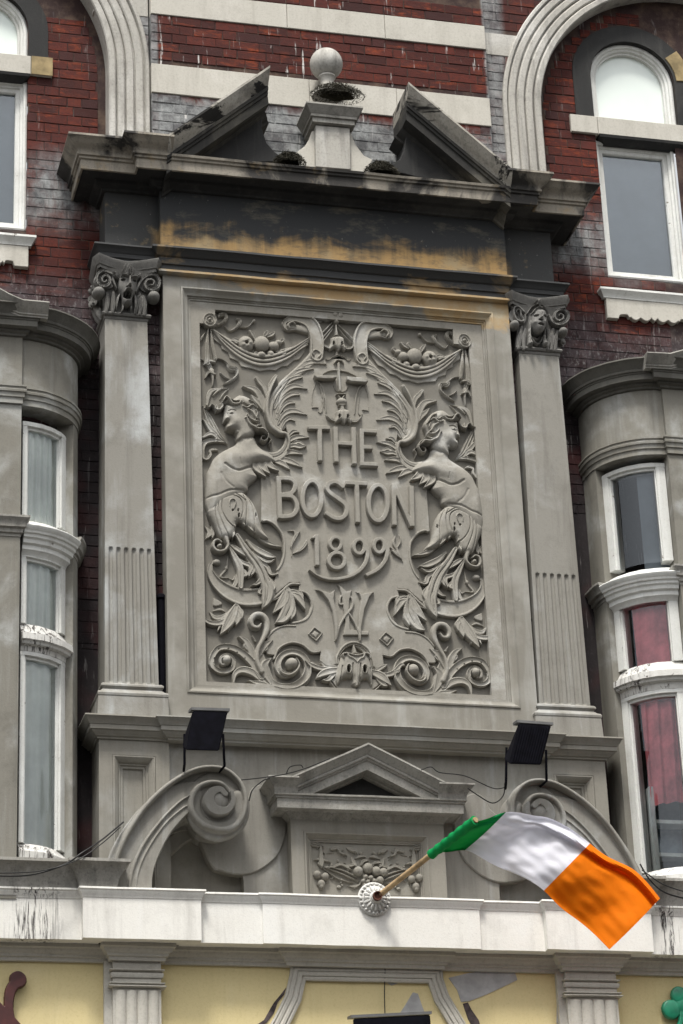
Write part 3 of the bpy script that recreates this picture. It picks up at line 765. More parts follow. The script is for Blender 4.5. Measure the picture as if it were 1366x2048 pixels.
# ---- entablature
zfr1 = zt - .285
box('side_frieze', xe0, xc0 + .02, 0, pL, za - .01, zfr1 + .01, M['entab'], B)
box('side_frieze', xc1 - .02, xe1, 0, pL, za - .01, zfr1 + .01, M['entab'], B)
box('frieze', xc0, xc1, 0, pC, za - .01, zfr1 + .01, M['entab'], B)
cym = [(-.25, zt - .01), (.312, zt), (.315, zt - .018), (.30, zt - .028), (.285, zt - .05), (.262, zt - .068), (.24, zt - .082), (.232, zt - .10), (.232, zt - .11)]
cor = [(.238, zt - .112), (.236, zt - .13), (.222, zt - .135), (.222, zt - .152), (.208, zt - .158), (.208, zt - .232), (.195, zt - .236), (.19, zt - .225), (.05, zt - .225)]
bed = [(.0, zt - .2255), (.19, zt - .2265), (.085, zt - .228), (.075, zt - .25), (.05, zt - .262), (.03, zt - .27), (.025, zt - .285), (.0, zt - .287), (-.05, zt - .287)]
xr0 = ax(335, 265, .66); xr1 = ax(1028, 336, .66)
cnL = sweep('cornice', [(xe0, 0), (xe0, pL), (xc0, pL), (xc0, pC), (xr0 + .05, pC)], cym + cor, M['cornice'], B)
cnR = sweep('cornice', [(xr1 - .05, pC), (xc1, pC), (xc1, pL), (xe1, pL), (xe1, 0)], cym + cor, M['cornice'], B)
for pth_ in ([(xe0, 0), (xe0, pL), (xc0, pL), (xc0, pC), (xc1, pC), (xc1, pL), (xe1, pL), (xe1, 0)],): sweep('cornice_bed', pth_, bed, M['dark_lead'], B)  # bed colour mixes soot with painted underside shade
sweep('cornice', [(xr0 + .045, pC), (xr1 - .045, pC)], [(-.25, zt - .095), (.24, zt - .112)] + cor[1:], M['cornice'], B)
# architrave
arL = [(-.05, za + .002), (.09, za), (.092, za - .014), (.078, za - .022), (.06, za - .045), (.055, za - .055), (.05, za - .058), (.05, za - .09), (.038, za - .095), (.038, za - .125), (-.05, za - .125)]
arC = [(-.08, za + .002), (.055, za), (.057, za - .016), (.04, za - .026), (.018, za - .055), (.012, za - .062), (.0, za - .066), (.0, za - .12), (-.012, za - .124), (-.012, za - .165), (.004, za - .168), (.004, za - .184), (-.03, za - .19), (-.08, za - .19)]
sweep('architrave', [(xe0, 0), (xe0, pL), (xc0 + .03, pL)], arL, M['archi'], B)
sweep('architrave', [(xc1 - .03, pL), (xe1, pL), (xe1, 0)], arL, M['archi'], B)
sweep('architrave', [(xc0 - .01, .1), (xc0 - .01, pC - .015), (xc1 + .01, pC - .015), (xc1 + .01, .1)], arC, M['archi'], B)
# broken pediment rakes
rk = [(0, .2), (0, .662), (-.016, .664), (-.03, .65), (-.055, .632), (-.075, .605), (-.088, .585), (-.095, .582), (-.105, .588), (-.12, .585), (-.122, .572), (-.14, .57), (-.144, .556), (-.20, .556), (-.204, .542), (-.198, .44), (-.215, .43), (-.235, .40), (-.245, .38), (-.262, .375), (-.262, .2)]
LA, LB = at(338, 268, .66), at(540, 131, .66); RA, RB = at(817, 164, .66), at(1025, 338, .66)
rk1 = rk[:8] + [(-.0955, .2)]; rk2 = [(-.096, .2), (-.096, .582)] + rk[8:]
for a_, b_ in ((LA, LB), (RA, RB)):
    pr_ = run('pediment_rake', [a_, b_], rk1, M['rake'], B, plumb=(0, 1)); run('rake_soffit', [a_, b_], rk2, M['soot'], pr_, plumb=(0, 1))
zc_ = zt - .10
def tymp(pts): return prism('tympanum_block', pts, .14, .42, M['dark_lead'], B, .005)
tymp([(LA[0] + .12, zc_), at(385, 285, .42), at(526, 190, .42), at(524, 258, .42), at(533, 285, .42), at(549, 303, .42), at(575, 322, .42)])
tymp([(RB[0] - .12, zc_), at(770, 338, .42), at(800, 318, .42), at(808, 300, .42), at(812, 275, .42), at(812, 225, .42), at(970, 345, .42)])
# urn on its pedestal
pu = .44
u = prism('pedestal', [at(631.5, 333, pu), at(701.5, 339, pu), at(699.5, 256, pu), at(631.5, 250, pu)], .2, pu, M['arch_stone'], B, .004)
ux0, ux1, uz = ax(631.5, 252, pu), ax(700, 260, pu), az(665, 254, pu)
sweep('pedestal_cap', [(ux0, .2), (ux0, pu), (ux1, pu), (ux1, .2)], [(-.1, uz + .155), (.085, uz + .15), (.087, uz + .135), (.075, uz + .12), (.055, uz + .085), (.045, uz + .075), (.045, uz + .055), (.03, uz + .052), (.03, uz + .015), (.02, uz + .01), (-.02, uz + .01)], M['cornice_grey'], u)
prism('scroll_bracket', [at(632, 262, .40), at(624, 262, .40), at(619, 278, .40), at(610, 292, .40), at(590, 307, .40), at(600, 335, .40), at(632, 338, .40)], .24, .40, M['pale_stone'], u, .004)
prism('scroll_bracket', [at(699, 262, .40), at(703, 268, .40), at(712, 290, .40), at(728, 311, .40), at(745, 319, .40), at(738, 345, .40), at(699, 342, .40)], .24, .40, M['pale_stone'], u, .004)
xu, zu = at(652.5, 128.5, .33)
ball = [(0.0, .124)] + [(.125 * math.sin(a), .125 * math.cos(a)) for a in np.linspace(.15, 2.65, 22)] + [(.064, -.112), (.066, -.125), (.056, -.135), (.050, -.16), (.052, -.20), (.07, -.235), (.11, -.26), (.12, -.29), (0, -.29)]
lathe('finial_ball', ball, (xu, .33, zu), M['arch_stone'], u, 40)

# ---- pilasters
def pilaster(tl, tr, bl, br, capname):
    P0 = at(*bl, .285); P1 = at(*br, .285); T0 = at(*tl, .262); T1 = at(*tr, .262)
    zb_ = (P0[1] + P1[1]) / 2; zt_ = (T0[1] + T1[1]) / 2
    e = empty('pilaster', ((P0[0] + P1[0]) / 2, 0, 0), B); ox = e.location.x
    nu, nv = 110, 340; fl = [.12, .275, .43, .585, .74, .89]
    zf1, zf0 = zb_ + (.985 if True else 0), zb_ + .03
    def quad(u, v):
        xl = P0[0] + (T0[0] - P0[0]) * v; xr = P1[0] + (T1[0] - P1[0]) * v
        return xl + (xr - xl) * u, zb_ + (zt_ - zb_) * v, .285 - .023 * v, xr - xl
    vs = sorted(set(list(np.linspace(0, .42, 170)) + list(np.linspace(.42, 1, 20)))); us = np.linspace(0, 1, nu)
    V = []; F = []
    for v in vs:
        for u_ in us:
            x, z, p, W = quad(u_, v); d = 0
            for c in fl:
                dx = abs(u_ - c) * W; r = .0155; zz = max(z - zf1, zf0 - z, 0); q = math.hypot(dx, zz)
                if q < r: d = max(d, .017 * math.sqrt(1 - (q / r) ** 2))
            V.append((x - ox, -(p - d), z))
    for j in range(len(vs) - 1):
        for i in range(nu - 1): a = j * nu + i; F.append((a, a + 1, a + nu + 1, a + nu))
    o = link('shaft', mesh('shaft', V, F), M['pilaster'], e, 40)
    k = nu; L = len(vs); V2 = []; F2 = []
    for u_ in (0, 1):
        for v in (0, 1):
            x, z, p, W = quad(u_, v); V2 += [(x - ox, -p, z), (x - ox, 0, z)]
    F2 = [(0, 2, 3, 1), (4, 5, 7, 6)]
    link('shaft_side', mesh('shaft_side', V2, F2), M['pilaster'], e)
    x0, x1 = P0[0] - ox, P1[0] - ox; pb = .285
    zz = zb_
    sweep('base', [(x0, 0), (x0, pb), (x1, pb), (x1, 0)], [(-.03, zz + .02), (.004, zz + .012), (.018, zz + .006), (.028, zz - .004), (.03, zz - .016), (.018, zz - .026), (.014, zz - .032), (.03, zz - .05), (.036, zz - .055), (.05, zz - .062), (.058, zz - .075), (.056, zz - .09), (.052, zz - .094), (.058, zs - .0)], M['pilaster'], e)
    # necking
    x0, x1 = T0[0] - ox, T1[0] - ox; pn = .262
    sweep('necking', [(x0, 0), (x0, pn), (x1, pn), (x1, 0)], [(-.02, zt_ - .01), (.004, zt_ - .004), (.01, zt_ + .01), (.006, zt_ + .016), (.02, zt_ + .022), (.027, zt_ + .034), (.02, zt_ + .047), (0, zt_ + .05), (-.04, zt_ + .05)], M['capital'], e)
    return e, x0, x1, zt_ + .05, pn
PL_ = pilaster((210.2, 637.6), (294.3, 641), (209.5, 1369), (317.5, 1373), 'grotesque')
PR_ = pilaster((1038, 706.5), (1117, 711), (1079, 1411), (1181, 1415), 'lady')
# ---- capitals
def capital(pil, k):
    e, x0, x1, z0, pn = pil; H_ = .395; w = x1 - x0; cx = (x0 + x1) / 2; px = pn
    cp = empty('capital', (0, 0, 0), e)
    MC = M['capital']
    # bell, flaring upward
    V = []; F = []; n = 9
    for j in range(n):
        v = j / (n - 1); fl = .055 * v ** 3; z = z0 + (H_ - .07) * v
        V += [(x0 - fl, 0, z), (x0 - fl, -(px + fl), z), (x1 + fl, -(px + fl), z), (x1 + fl, 0, z)]
    for j in range(n - 1):
        for i in range(3): a = j * 4 + i; F.append((a, a + 1, a + 5, a + 4))
    F.append((n * 4 - 4, n * 4 - 3, n * 4 - 2, n * 4 - 1))
    link('bell', mesh('bell', V, F), MC, cp, 40)
    # concave-sided abacus
    za_ = z0 + H_ - .07; pts = [(x0 - .05, -.02), (x0 - .075, px + .06)]; m = 14
    for i in range(m + 1):
        u = i / m; pts.append((x0 - .055 + (w + .11) * u, px + .10 - .075 * math.sin(u * math.pi)))
    pts += [(x1 + .075, px + .06), (x1 + .05, -.02)]
    sweep('abacus', pts, [(-.06, za_ - .012), (-.012, za_ - .012), (-.01, za_ + .008), (.0, za_ + .012), (.004, za_ + .028), (.02, za_ + .05), (.024, za_ + .072), (.014, za_ + .08), (-.1, za_ + .08)], MC, cp, step=0)
    ox, oy, kk = (140, 500, 6.83) if k == 0 else (1000, 570, 8.5375)
    fr = (ox, oy, kk); q = px + .03; s = kk / 6.83; lx = e.location.x
    c = Carve(fr, px + .012, px + .06)
    if k == 0:
        for sp, d in (([(590, 330), (520, 300), (450, 285), (380, 330), (365, 420), (420, 485), (500, 490), (545, 440), (535, 370), (480, 345), (440, 380), (450, 430), (490, 430), (500, 400)], 1), ([(900, 560), (960, 440), (1010, 380), (1080, 340), (1160, 340), (1215, 400), (1215, 490), (1150, 540), (1060, 530), (1025, 470), (1050, 410), (1110, 400), (1150, 430), (1130, 475), (1090, 470)], 1)):
            c.stroke(sp, [34, 34, 40, 44, 44, 44, 44, 42, 40, 38, 34, 30, 26, 20], .085, 'ribbon')
        c.stroke([(590, 330), (600, 420), (640, 520)], [30, 40, 20], .05, 'leaf')
        for q_ in ([(500, 830), (520, 700), (520, 560)], [(590, 830), (600, 700), (600, 550)], [(960, 850), (980, 700), (960, 560)], [(900, 840), (920, 720), (930, 600)], [(1020, 860), (1030, 720), (1010, 600)]): c.stroke(q_, [46, 66, 40], .035, 'folds')
        for q_ in ((400, 560), (1150, 620)): c.dome(q_, 80, 70, .075)
        c.poly([(660, 400), (720, 365), (850, 370), (920, 420), (900, 560), (860, 640), (850, 720), (810, 760), (730, 740), (700, 620), (660, 520)], .095, .05)
        for q_ in ([(790, 340), (790, 260), (800, 190)], [(750, 350), (730, 290), (715, 270)], [(840, 350), (860, 300), (850, 250)], [(700, 380), (640, 340), (570, 305)], [(690, 400), (640, 370), (590, 350)], [(880, 380), (930, 350), (980, 345)], [(890, 400), (940, 370), (970, 375)], [(770, 330), (760, 240), (740, 205)], [(820, 330), (830, 240), (835, 205)]): c.stroke(q_, [26, 40, 8], .10, 'curl')
        c.stroke([(690, 390), (740, 385), (785, 415)], [20, 34, 20], .12, 'round').stroke([(815, 425), (860, 410), (910, 420)], [20, 34, 20], .12, 'round').stroke([(800, 420), (800, 480), (800, 530)], [24, 34, 56], .135, 'round')
        c.dome((718, 440), 26, 15, .012, kind='hole').dome((870, 450), 26, 15, .012, kind='hole').dome((718, 446), 14, 9, .05).dome((870, 456), 14, 9, .05).dome((785, 545), 26, 12, .03, kind='hole').dome((780, 640), 52, 60, .004, kind='hole').stroke([(735, 600), (780, 565), (840, 600)], [14, 30, 14], .115, 'round').dome((775, 700), 40, 26, .05).dome((760, 606), 12, 16, .08).dome((812, 610), 12, 16, .08)
        c.stroke([(700, 560), (660, 650), (640, 800)], [20, 34, 10], .06, 'curl').stroke([(880, 560), (900, 660), (900, 820)], [20, 34, 10], .06, 'curl').stroke([(720, 700), (730, 780), (700, 840)], [16, 26, 10], .06, 'curl').stroke([(840, 720), (840, 780), (840, 830)], [16, 26, 10], .06, 'curl')
    else:
        c.stroke([(430, 470), (400, 440), (330, 370), (260, 370), (240, 450), (270, 560), (340, 610), (410, 600), (370, 520), (350, 430), (300, 410), (290, 460), (330, 500)], [24, 36, 36, 40, 40, 40, 40, 38, 30, 30, 26, 22, 16], .085, 'ribbon')
        c.stroke([(840, 500), (880, 600), (950, 660), (1060, 660), (1150, 600), (1170, 510), (1110, 430), (1020, 420), (950, 470), (940, 550), (1000, 600), (1080, 570), (1080, 510), (1030, 490), (1010, 530)], [30, 44, 50, 54, 56, 56, 52, 48, 46, 44, 40, 36, 32, 28, 22], .085, 'ribbon')
        for q_ in ([(340, 1050), (350, 900), (400, 680)], [(430, 1060), (420, 900), (450, 720)], [(900, 1070), (910, 900), (930, 720)], [(830, 1060), (860, 880), (850, 720)], [(960, 1080), (970, 900), (1000, 760)]): c.stroke(q_, [56, 80, 50], .035, 'folds')
        for q_ in ((260, 660), (1090, 780)): c.dome(q_, 80, 70, .075)
        c.poly([(520, 540), (560, 440), (660, 420), (760, 450), (800, 540), (790, 680), (740, 800), (660, 840), (580, 800), (520, 680)], .11, .06)
        c.stroke([(470, 480), (520, 400), (600, 350), (680, 345), (750, 400), (800, 490)], [20, 26, 28, 28, 26, 20], .075, 'round').stroke([(530, 510), (590, 450), (660, 430), (740, 450), (790, 510)], [34, 50, 56, 50, 34], .13, 'folds')
        for a in range(5):
            t = a * 2 * math.pi / 5 - math.pi / 2; c.stroke([(655, 300), (655 + 60 * math.cos(t), 300 + 60 * math.sin(t))], [34, 8], .12, 'curl')
        c.stroke([(655, 300), (675, 400)], [40, 20], .11, 'round')
        c.stroke([(670, 530), (672, 600), (660, 630)], [26, 36, 60], .145, 'round').dome((590, 575), 34, 17, .05, kind='hole').dome((740, 580), 30, 16, .05, kind='hole').dome((590, 578), 20, 10, .085).dome((740, 583), 18, 10, .085).dome((670, 722), 50, 20, .02, kind='hole').dome((675, 740), 28, 22, .10).dome((655, 655), 34, 12, .06, kind='hole').bump((560, 680), 40, 40, .012).bump((750, 680), 34, 40, .012)
        for xq in (520, 770): c.stroke([(xq - 10 if xq < 600 else xq + 10, 500), (xq, 700), (xq, 860), (xq + 10, 1000)], [50, 40, 34, 80], .075, 'folds').dome((xq + 10, 990), 44, 36, .07)
        c.stroke([(560, 860), (600, 950), (650, 1000), (710, 950), (740, 860)], [14, 20, 24, 20, 14], .05, 'round').stroke([(590, 860), (650, 910), (720, 850)], [14, 18, 14], .05, 'round')
    o = c.build('carving', MC, cp, lx, False)[0]; o.location.x = 0
    for xx in ((x0 - .0), (x1 + .0)):
        lathe('volute_roll', [(0, -.2), (.05, -.2), (.048, -.12), (.068, -.0), (0, -.0)], (xx, px + .03, z0 + .235), MC, cp, 20, axis='p')
    # side foliage projecting toward the wall's open side
    sgn = -1 if k == 0 else 1; xs_ = x0 if k == 0 else x1
    for (dp, dz, r) in ((.18, .22, .055), (.12, .25, .05), (.06, .2, .05), (.10, .14, .045), (.17, .12, .045), (.03, .27, .04)):
        pts = [(xs_ + sgn * (.01 + .03 * t), dp + .05 * math.sin(t * 2 + dz * 20), z0 + dz - .16 + .16 * t) for t in np.linspace(0, 1, 8)] + [(xs_ + sgn * (.055 + .02 * math.sin(t)), dp + .02, z0 + dz - .01 * t) for t in (1, 2)]
        tube('side_leaf', pts, [.016, .022, .026, .028, .03, .03, .03, .032, .028, .012], MC, cp)
capital(PL_, 0); capital(PR_, 1)
#@@ENDCAPS

# ---- sill cornice and pedestals under slab
xq0, xq1, xq2, xq3 = ax(198, 1481, .30), ax(340, 1487, .33), ax(1096, 1520, .33), ax(1211, 1540, .30)
sil = [(-.12, zs + .004), (.108, zs), (.11, zs - .01), (.10, zs - .018), (.088, zs - .04), (.078, zs - .05), (.076, zs - .056), (.07, zs - .058), (.07, zs - .088), (.058, zs - .092), (.054, zs - .10), (.035, zs - .112), (.028, zs - .122), (.015, zs - .126), (.013, zs - .138), (-.06, zs - .138)]
sweep('string_course', [(xq0, 0), (xq0, .30), (xq1, .30), (xq1, .33), (xq2, .33), (xq2, .30), (xq3, .30), (xq3, 0)], sil, M['render'], B)
def panelled(name, x0, x1, z0, z1, p0, p1, hole, depth, prof, m, mf=None, parent=None, mi=None):
    xa, xb, za_, zb_ = hole; bm = bmesh.new()
    O = [(x0, z0), (x1, z0), (x1, z1), (x0, z1)]; I = [(xa, za_), (xb, za_), (xb, zb_), (xa, zb_)]
    of = [bm.verts.new((x, -p1, z)) for x, z in O]; ob = [bm.verts.new((x, -p0, z)) for x, z in O]
    inf = [bm.verts.new((x, -p1, z)) for x, z in I]; inb = [bm.verts.new((x, -(p1 - depth), z)) for x, z in I]
    for i in range(4):
        j = (i + 1) % 4
        bm.faces.new((of[i], of[j], inf[j], inf[i])); bm.faces.new((of[j], of[i], ob[i], ob[j])); bm.faces.new((inf[i], inf[j], inb[j], inb[i]))
    if mi is None: bm.faces.new(inb)
    me = bpy.data.meshes.new(name); bm.to_mesh(me); bm.free(); o = link(name, me, m, parent or B)
    run('panel_moulding', I, prof, m, o, closed=True, smooth=32)
    return o
zlow = az(300, 1800, .3) - .3
pf = [(0, .295), (.004, .304), (.012, .306), (.02, .30), (.035, .283), (.042, .276), (.046, .262), (.056, .262), (.06, .25), (.075, .25), (.078, .24), (.078, .2)]
def ped(x0, x1, pa, pb_, pz):
    xa, z1 = at(*pa, .30); xb, _ = at(*pb_, .30)
    panelled('pedestal', x0, x1, zlow, zs - .136, 0, .30, (xa, xb, az(*pz, .30), z1), .065, pf, M['render'])
ped(xq0, xq1, (225, 1509), (311, 1512), (225, 1830)); ped(xq2, xq3, (1107, 1548), (1187, 1552), (1110, 1830))
ncx, ncz, nr = ax(385, 1760, .26), az(385, 1760, .26), .34
nich = [(ncx, 1), (2 * AX + .17 - ncx, -1)]
aw_ = holed('apron_wall', xq1 - .01, xq2 + .01, zlow, zs - .10, .26, [(c_ - nr, c_ + nr, zlow, (lambda x, c_=c_: ncz + math.sqrt(max(0, nr * nr - (x - c_) ** 2)))) for c_, _ in nich], M['pilaster'], B)
for c_, _ in nich:
    run('niche_reveal', [(c_ + nr, zlow)] + [(c_ + nr * math.cos(t), ncz + nr * math.sin(t)) for t in np.linspace(0, math.pi, 31)] + [(c_ - nr, zlow)], [(0, .262), (0, .15)], M['render'], aw_, smooth=40, caps=False, step=.3)
box('niche_back', xq1 - .01, xq2 + .01, 0, .165, zlow, zs - .12, M['render'], aw_)

# ---- THE SLAB with its moulded frame
f0 = at(361, 572, pS); f1 = at(985.6, 626.5, pS); fz0 = (az(384, 1384, pS) + az(1000, 1417, pS)) / 2
fz1 = (f0[1] + f1[1]) / 2
fprof = [(0, .286), (.002, .298), (.012, .3), (.02, .292), (.03, .278), (.045, .268), (.052, .266), (.054, .252), (.062, .252), (.066, .243), (.078, .243), (.081, .2)]
SL = panelled('name_slab', sx0, sx1, zslab0, za - .15, .02, pS, (f0[0], f1[0], fz0, fz1), .12, fprof, M['archi'], mi=True)
SLREF['o'] = SL; SL['label'] = 'carved slab reading THE BOSTON 1899'
pm = .235; pf0 = .19                                     # margin plane and sunk field plane
mx0, mx1, mz0, mz1 = f0[0] + .07, f1[0] - .07, fz0 + .07, fz1 - .07
gx0 = ax(402, 800, pm); gz1 = az(430, 619, pm); gz0 = az(415, 1363, pm); gx1 = 2 * AX - gx0
print('field', gx0, gx1, ax(965, 900, pm), gz0, gz1)
nx_, nz_ = ax(430, 619, pm), az(400, 646, pm)
mo = [box('margin', mx0, gx0, .1, pm, mz0, mz1, M['relief'], SL), box('margin', gx1, mx1, .1, pm, mz0, mz1, M['relief'], SL),
      box('margin', gx0, gx1, .1, pm, gz1, mz1, M['relief'], SL), box('margin', gx0, gx1, .1, pm, mz0, gz0, M['relief'], SL),
      box('margin', gx0, nx_, .1, pm, nz_, gz1, M['relief'], SL), box('margin', 2 * AX - nx_, gx1, .1, pm, nz_, gz1, M['relief'], SL)]
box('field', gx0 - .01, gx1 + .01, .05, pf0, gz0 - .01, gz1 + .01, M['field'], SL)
# ---------------------------------------------------------------- the carved relief
AXR = -.056
c3 = (380, 590, 4.269); c5 = (380, 880, 4.269); c6 = (680, 880, 4.269); c7 = (380, 1130, 4.269); cR = (600, 600, 7.317); cMo = (560, 1130, 4.879)
hH = (390, 740, 5.939); hT = (390, 900, 5.939); hL = (390, 1060, 5.939); MR = M['relief']
FP = pf0 + .001; PT = pf0 + .024
def rp(fr, pts, p=PT): return [at(fr[0] + a / fr[2], fr[1] + b / fr[2], p) for a, b in pts]
# strapwork plate under the lettering: left outline traced, mirrored about the axis
left = rp(c3, [(1366, 560), (1250, 510), (1180, 550), (1080, 560), (980, 640), (850, 780), (780, 900), (800, 1040), (835, 1180), (835, 1290)]) + rp(c5, [(790, 110), (720, 150), (640, 230), (606, 300), (606, 340), (610, 690), (640, 680), (720, 712), (780, 790), (803, 880), (803, 960), (785, 1050), (745, 1115), (720, 1210), (700, 1240)]) \
    + rp(c7, [(700, 270), (770, 215), (850, 150), (937, 150), (930, 212), (985, 235), (1025, 290), (1033, 350), (1010, 420), (960, 465), (880, 490), (900, 515), (820, 515), (730, 550), (665, 620), (640, 700), (660, 760), (730, 770), (800, 680), (870, 655), (950, 670), (1040, 742), (1115, 733), (1113, 820), (1155, 855), (1210, 868), (1255, 840), (1268, 780), (1290, 725), (1366, 680)])
right = [(2 * AXR - x, z) for x, z in left[::-1]]
plate = prism('strapwork_plate', left + right, pf0 - .01, PT, MR, SL, .004)
def both(name, c): return c.build(name, MR, SL, AXR, True)
def one(name, c, m=None): return c.build(name, m or MR, SL, AXR, False)
# rims along the plate's cut-outs
c = Carve(c5, PT - .004, PT)
c.stroke([(628, 690), (660, 688), (725, 722), (785, 800), (805, 880), (805, 965), (785, 1050), (748, 1110)], 22, .014, 'round')
c.frame(c7).stroke([(700, 300), (775, 235), (855, 165), (935, 162)], 22, .012, 'round').stroke([(940, 220), (1000, 245), (1038, 310), (1040, 380), (1000, 455), (940, 485), (880, 495)], 22, .012, 'round')
c.stroke([(660, 620), (720, 555), (800, 522), (900, 520)], 20, .012, 'round').stroke([(720, 800), (760, 710), (860, 662), (960, 680), (1040, 742), (1112, 738)], 18, .012, 'round')
both('strapwork_rim', c)
# ---- wing scroll: rolled volute, stem, feathers and leaf tips
c = Carve(c3, FP)
c.stroke([(905, 290), (830, 290), (805, 240), (850, 207), (940, 205), (1030, 245), (1075, 340), (1085, 430), (1080, 520)], [22, 30, 40, 56, 90, 118, 120, 118, 112], .055, 'ribbon')
c.stroke([(870, 268), (1000, 292)], [60, 82], .040, 'round')
c.stroke([(900, 262), (868, 240), (835, 262), (848, 292)], [16, 22, 26, 18], .066, 'round')
c.stroke([(1080, 500), (1000, 590), (880, 690), (770, 790), (700, 900), (675, 1010), (700, 1110), (760, 1170)], [100, 100, 80, 60, 60, 66, 80, 70], .045, 'leaf')
c.stroke([(740, 700), (690, 800), (660, 900), (655, 1010), (690, 1120), (760, 1180), (820, 1195), (842, 1260), (830, 1330)], [14, 24, 34, 40, 44, 44, 34, 24, 20], .068, 'round')
c.poly([(760, 740), (870, 640), (1000, 560), (1160, 590), (1050, 640), (900, 700), (960, 720), (820, 830), (1000, 800), (800, 900), (780, 1010), (1000, 1020), (860, 1080), (800, 1150), (700, 1150), (680, 950)], .024, .02, 0, kind='flat')
fe = [([(880, 690), (960, 600), (1060, 570), (1165, 592)], [26, 46, 52, 12]), ([(800, 760), (870, 680), (960, 640), (1052, 630)], [26, 40, 44, 14]), ([(750, 860), (810, 760), (880, 715), (950, 700)], [24, 36, 44, 34]),
      ([(725, 960), (790, 840), (880, 780), (1002, 803)], [26, 46, 54, 12]), ([(745, 1000), (790, 900), (860, 850), (930, 850)], [22, 38, 48, 26]), ([(745, 1050), (790, 960), (840, 920), (892, 925)], [20, 32, 40, 20]),
      ([(750, 1100), (800, 1020), (880, 990), (1000, 1025)], [24, 46, 56, 12]), ([(780, 1140), (810, 1080), (850, 1055), (892, 1075)], [20, 34, 38, 20])]
for p_, w_ in fe: c.stroke(p_, w_, .052, 'curl')
for p_ in ([(780, 780), (715, 900), (735, 1060)], [(850, 720), (760, 880), (770, 1080)]): c.groove(p_, 12, .012)
c.stroke([(650, 1020), (615, 900), (560, 810), (450, 775)], [30, 56, 60, 10], .045, 'curl'); c.stroke([(655, 1010), (600, 930), (560, 890), (522, 850)], [24, 44, 44, 12], .04, 'curl')
c.stroke([(650, 1050), (640, 930), (620, 860)], [20, 46, 30], .035, 'leaf'); c.stroke([(668, 900), (640, 790), (600, 740), (570, 702)], [20, 44, 44, 30], .035, 'curl'); c.stroke([(680, 880), (690, 760), (735, 685)], [20, 34, 30], .032, 'curl')
c.stroke([(1060, 520), (1045, 490), (1075, 470), (1115, 500), (1100, 530)], [14, 20, 20, 24, 20], .05, 'round')
both('wing_scroll', c)
# ---- festoon with rosette, fruit, drapery and ribbons
c = Carve(c3, FP)
c.poly([(190, 290), (205, 370), (240, 395), (268, 415), (275, 450), (330, 482), (345, 530), (415, 557), (440, 600), (540, 622), (600, 642), (680, 630), (735, 635), (790, 602), (840, 597), (890, 552), (940, 540), (980, 485), (1015, 395), (900, 440), (700, 500), (560, 490), (420, 430), (300, 350)], .013, .01, 0, kind='flat', smooth=False)
for i, (a, b) in enumerate(((0, 0), (14, 26), (30, 52))):
    c.stroke([(190, 292), (300, 420 - b), (430, 525 - b * 1.2), (570, 585 - b * 1.3), (700, 585 - b * 1.3), (860, 520 - b * 1.1), (1015, 398 - a)], [14, 24, 34, 36, 34, 28, 16], .034 + i * .005, 'round')
c.stroke([(200, 290), (290, 355), (400, 410)], [12, 22, 26], .04, 'round'); c.stroke([(1010, 385), (900, 440), (780, 470)], [12, 22, 24], .038, 'round'); c.stroke([(1010, 420), (930, 470), (850, 530)], [14, 20, 20], .036, 'round')
for q in ([(560, 375), (535, 330), (505, 298)], [(665, 350), (700, 335), (732, 315)], [(640, 345), (655, 322), (665, 305)], [(740, 475), (790, 495), (825, 500)], [(440, 405), (390, 380), (340, 395)], [(770, 400), (790, 385), (802, 372)], [(600, 520), (570, 500), (555, 490)], [(690, 510), (720, 520)]): c.stroke(q, [24, 42, 8], .05, 'curl')
c.dome((480, 413), 66, 66, .065).dome((615, 415), 66, 66, .075, kind='fruit').dome((715, 435), 46, 40, .065).dome((755, 405), 30, 26, .055).dome((612, 510), 38, 30, .06, kind='fruit').dome((692, 498), 32, 28, .05)
for k in range(5):
    a = 2 * math.pi * k / 5; c.bump((480 + 34 * math.cos(a), 415 + 30 * math.sin(a)), 14, 14, .010)
c.dome((480, 413), 13, 13, .02, kind='hole')
c.stroke([(165, 222), (166, 223)], 132, .052, 'flat', curve=False).ring((165, 222), 54, 14, .066).ring((165, 222), 30, 12, .068).dome((165, 222), 18, 18, .082)
c.stroke([(225, 258), (275, 235), (312, 195), (300, 165), (262, 165), (250, 185)], [18, 30, 34, 40, 36, 14], .05, 'folds'); c.stroke([(300, 262), (335, 298), (370, 290), (415, 255), (430, 215), (405, 200)], [10, 12, 22, 30, 34, 20], .045, 'folds')
c.stroke([(430, 268), (490, 268), (530, 232), (548, 215)], [10, 14, 12, 10], .03, 'round').dome((550, 215), 15, 15, .035)
c.stroke([(158, 285), (150, 400), (150, 500), (152, 580)], [14, 30, 42, 46], .05, 'folds'); c.stroke([(180, 285), (192, 400), (205, 470), (220, 545)], [14, 26, 34, 30], .055, 'folds')
c.stroke([(125, 585), (165, 560), (215, 575)], [16, 26, 16], .055, 'curl'); c.stroke([(160, 570), (185, 640)], [52, 44], .03, 'folds'); c.stroke([(135, 700), (165, 655), (220, 680)], [14, 26, 16], .052, 'curl'); c.stroke([(190, 640), (198, 720), (194, 772)], [44, 20, 10], .035, 'round')
c.stroke([(132, 310), (95, 370), (45, 400), (38, 450), (68, 520), (120, 548)], [10, 26, 18, 22, 24, 12], .035, 'folds')
c.stroke([(228, 530), (280, 545), (320, 575), (350, 620), (395, 625), (405, 675), (350, 725), (290, 752)], [10, 14, 22, 50, 44, 22, 26, 10], .042, 'folds'); c.stroke([(262, 655), (300, 690), (340, 712)], [10, 16, 10], .03, 'round')
both('festoon', c)
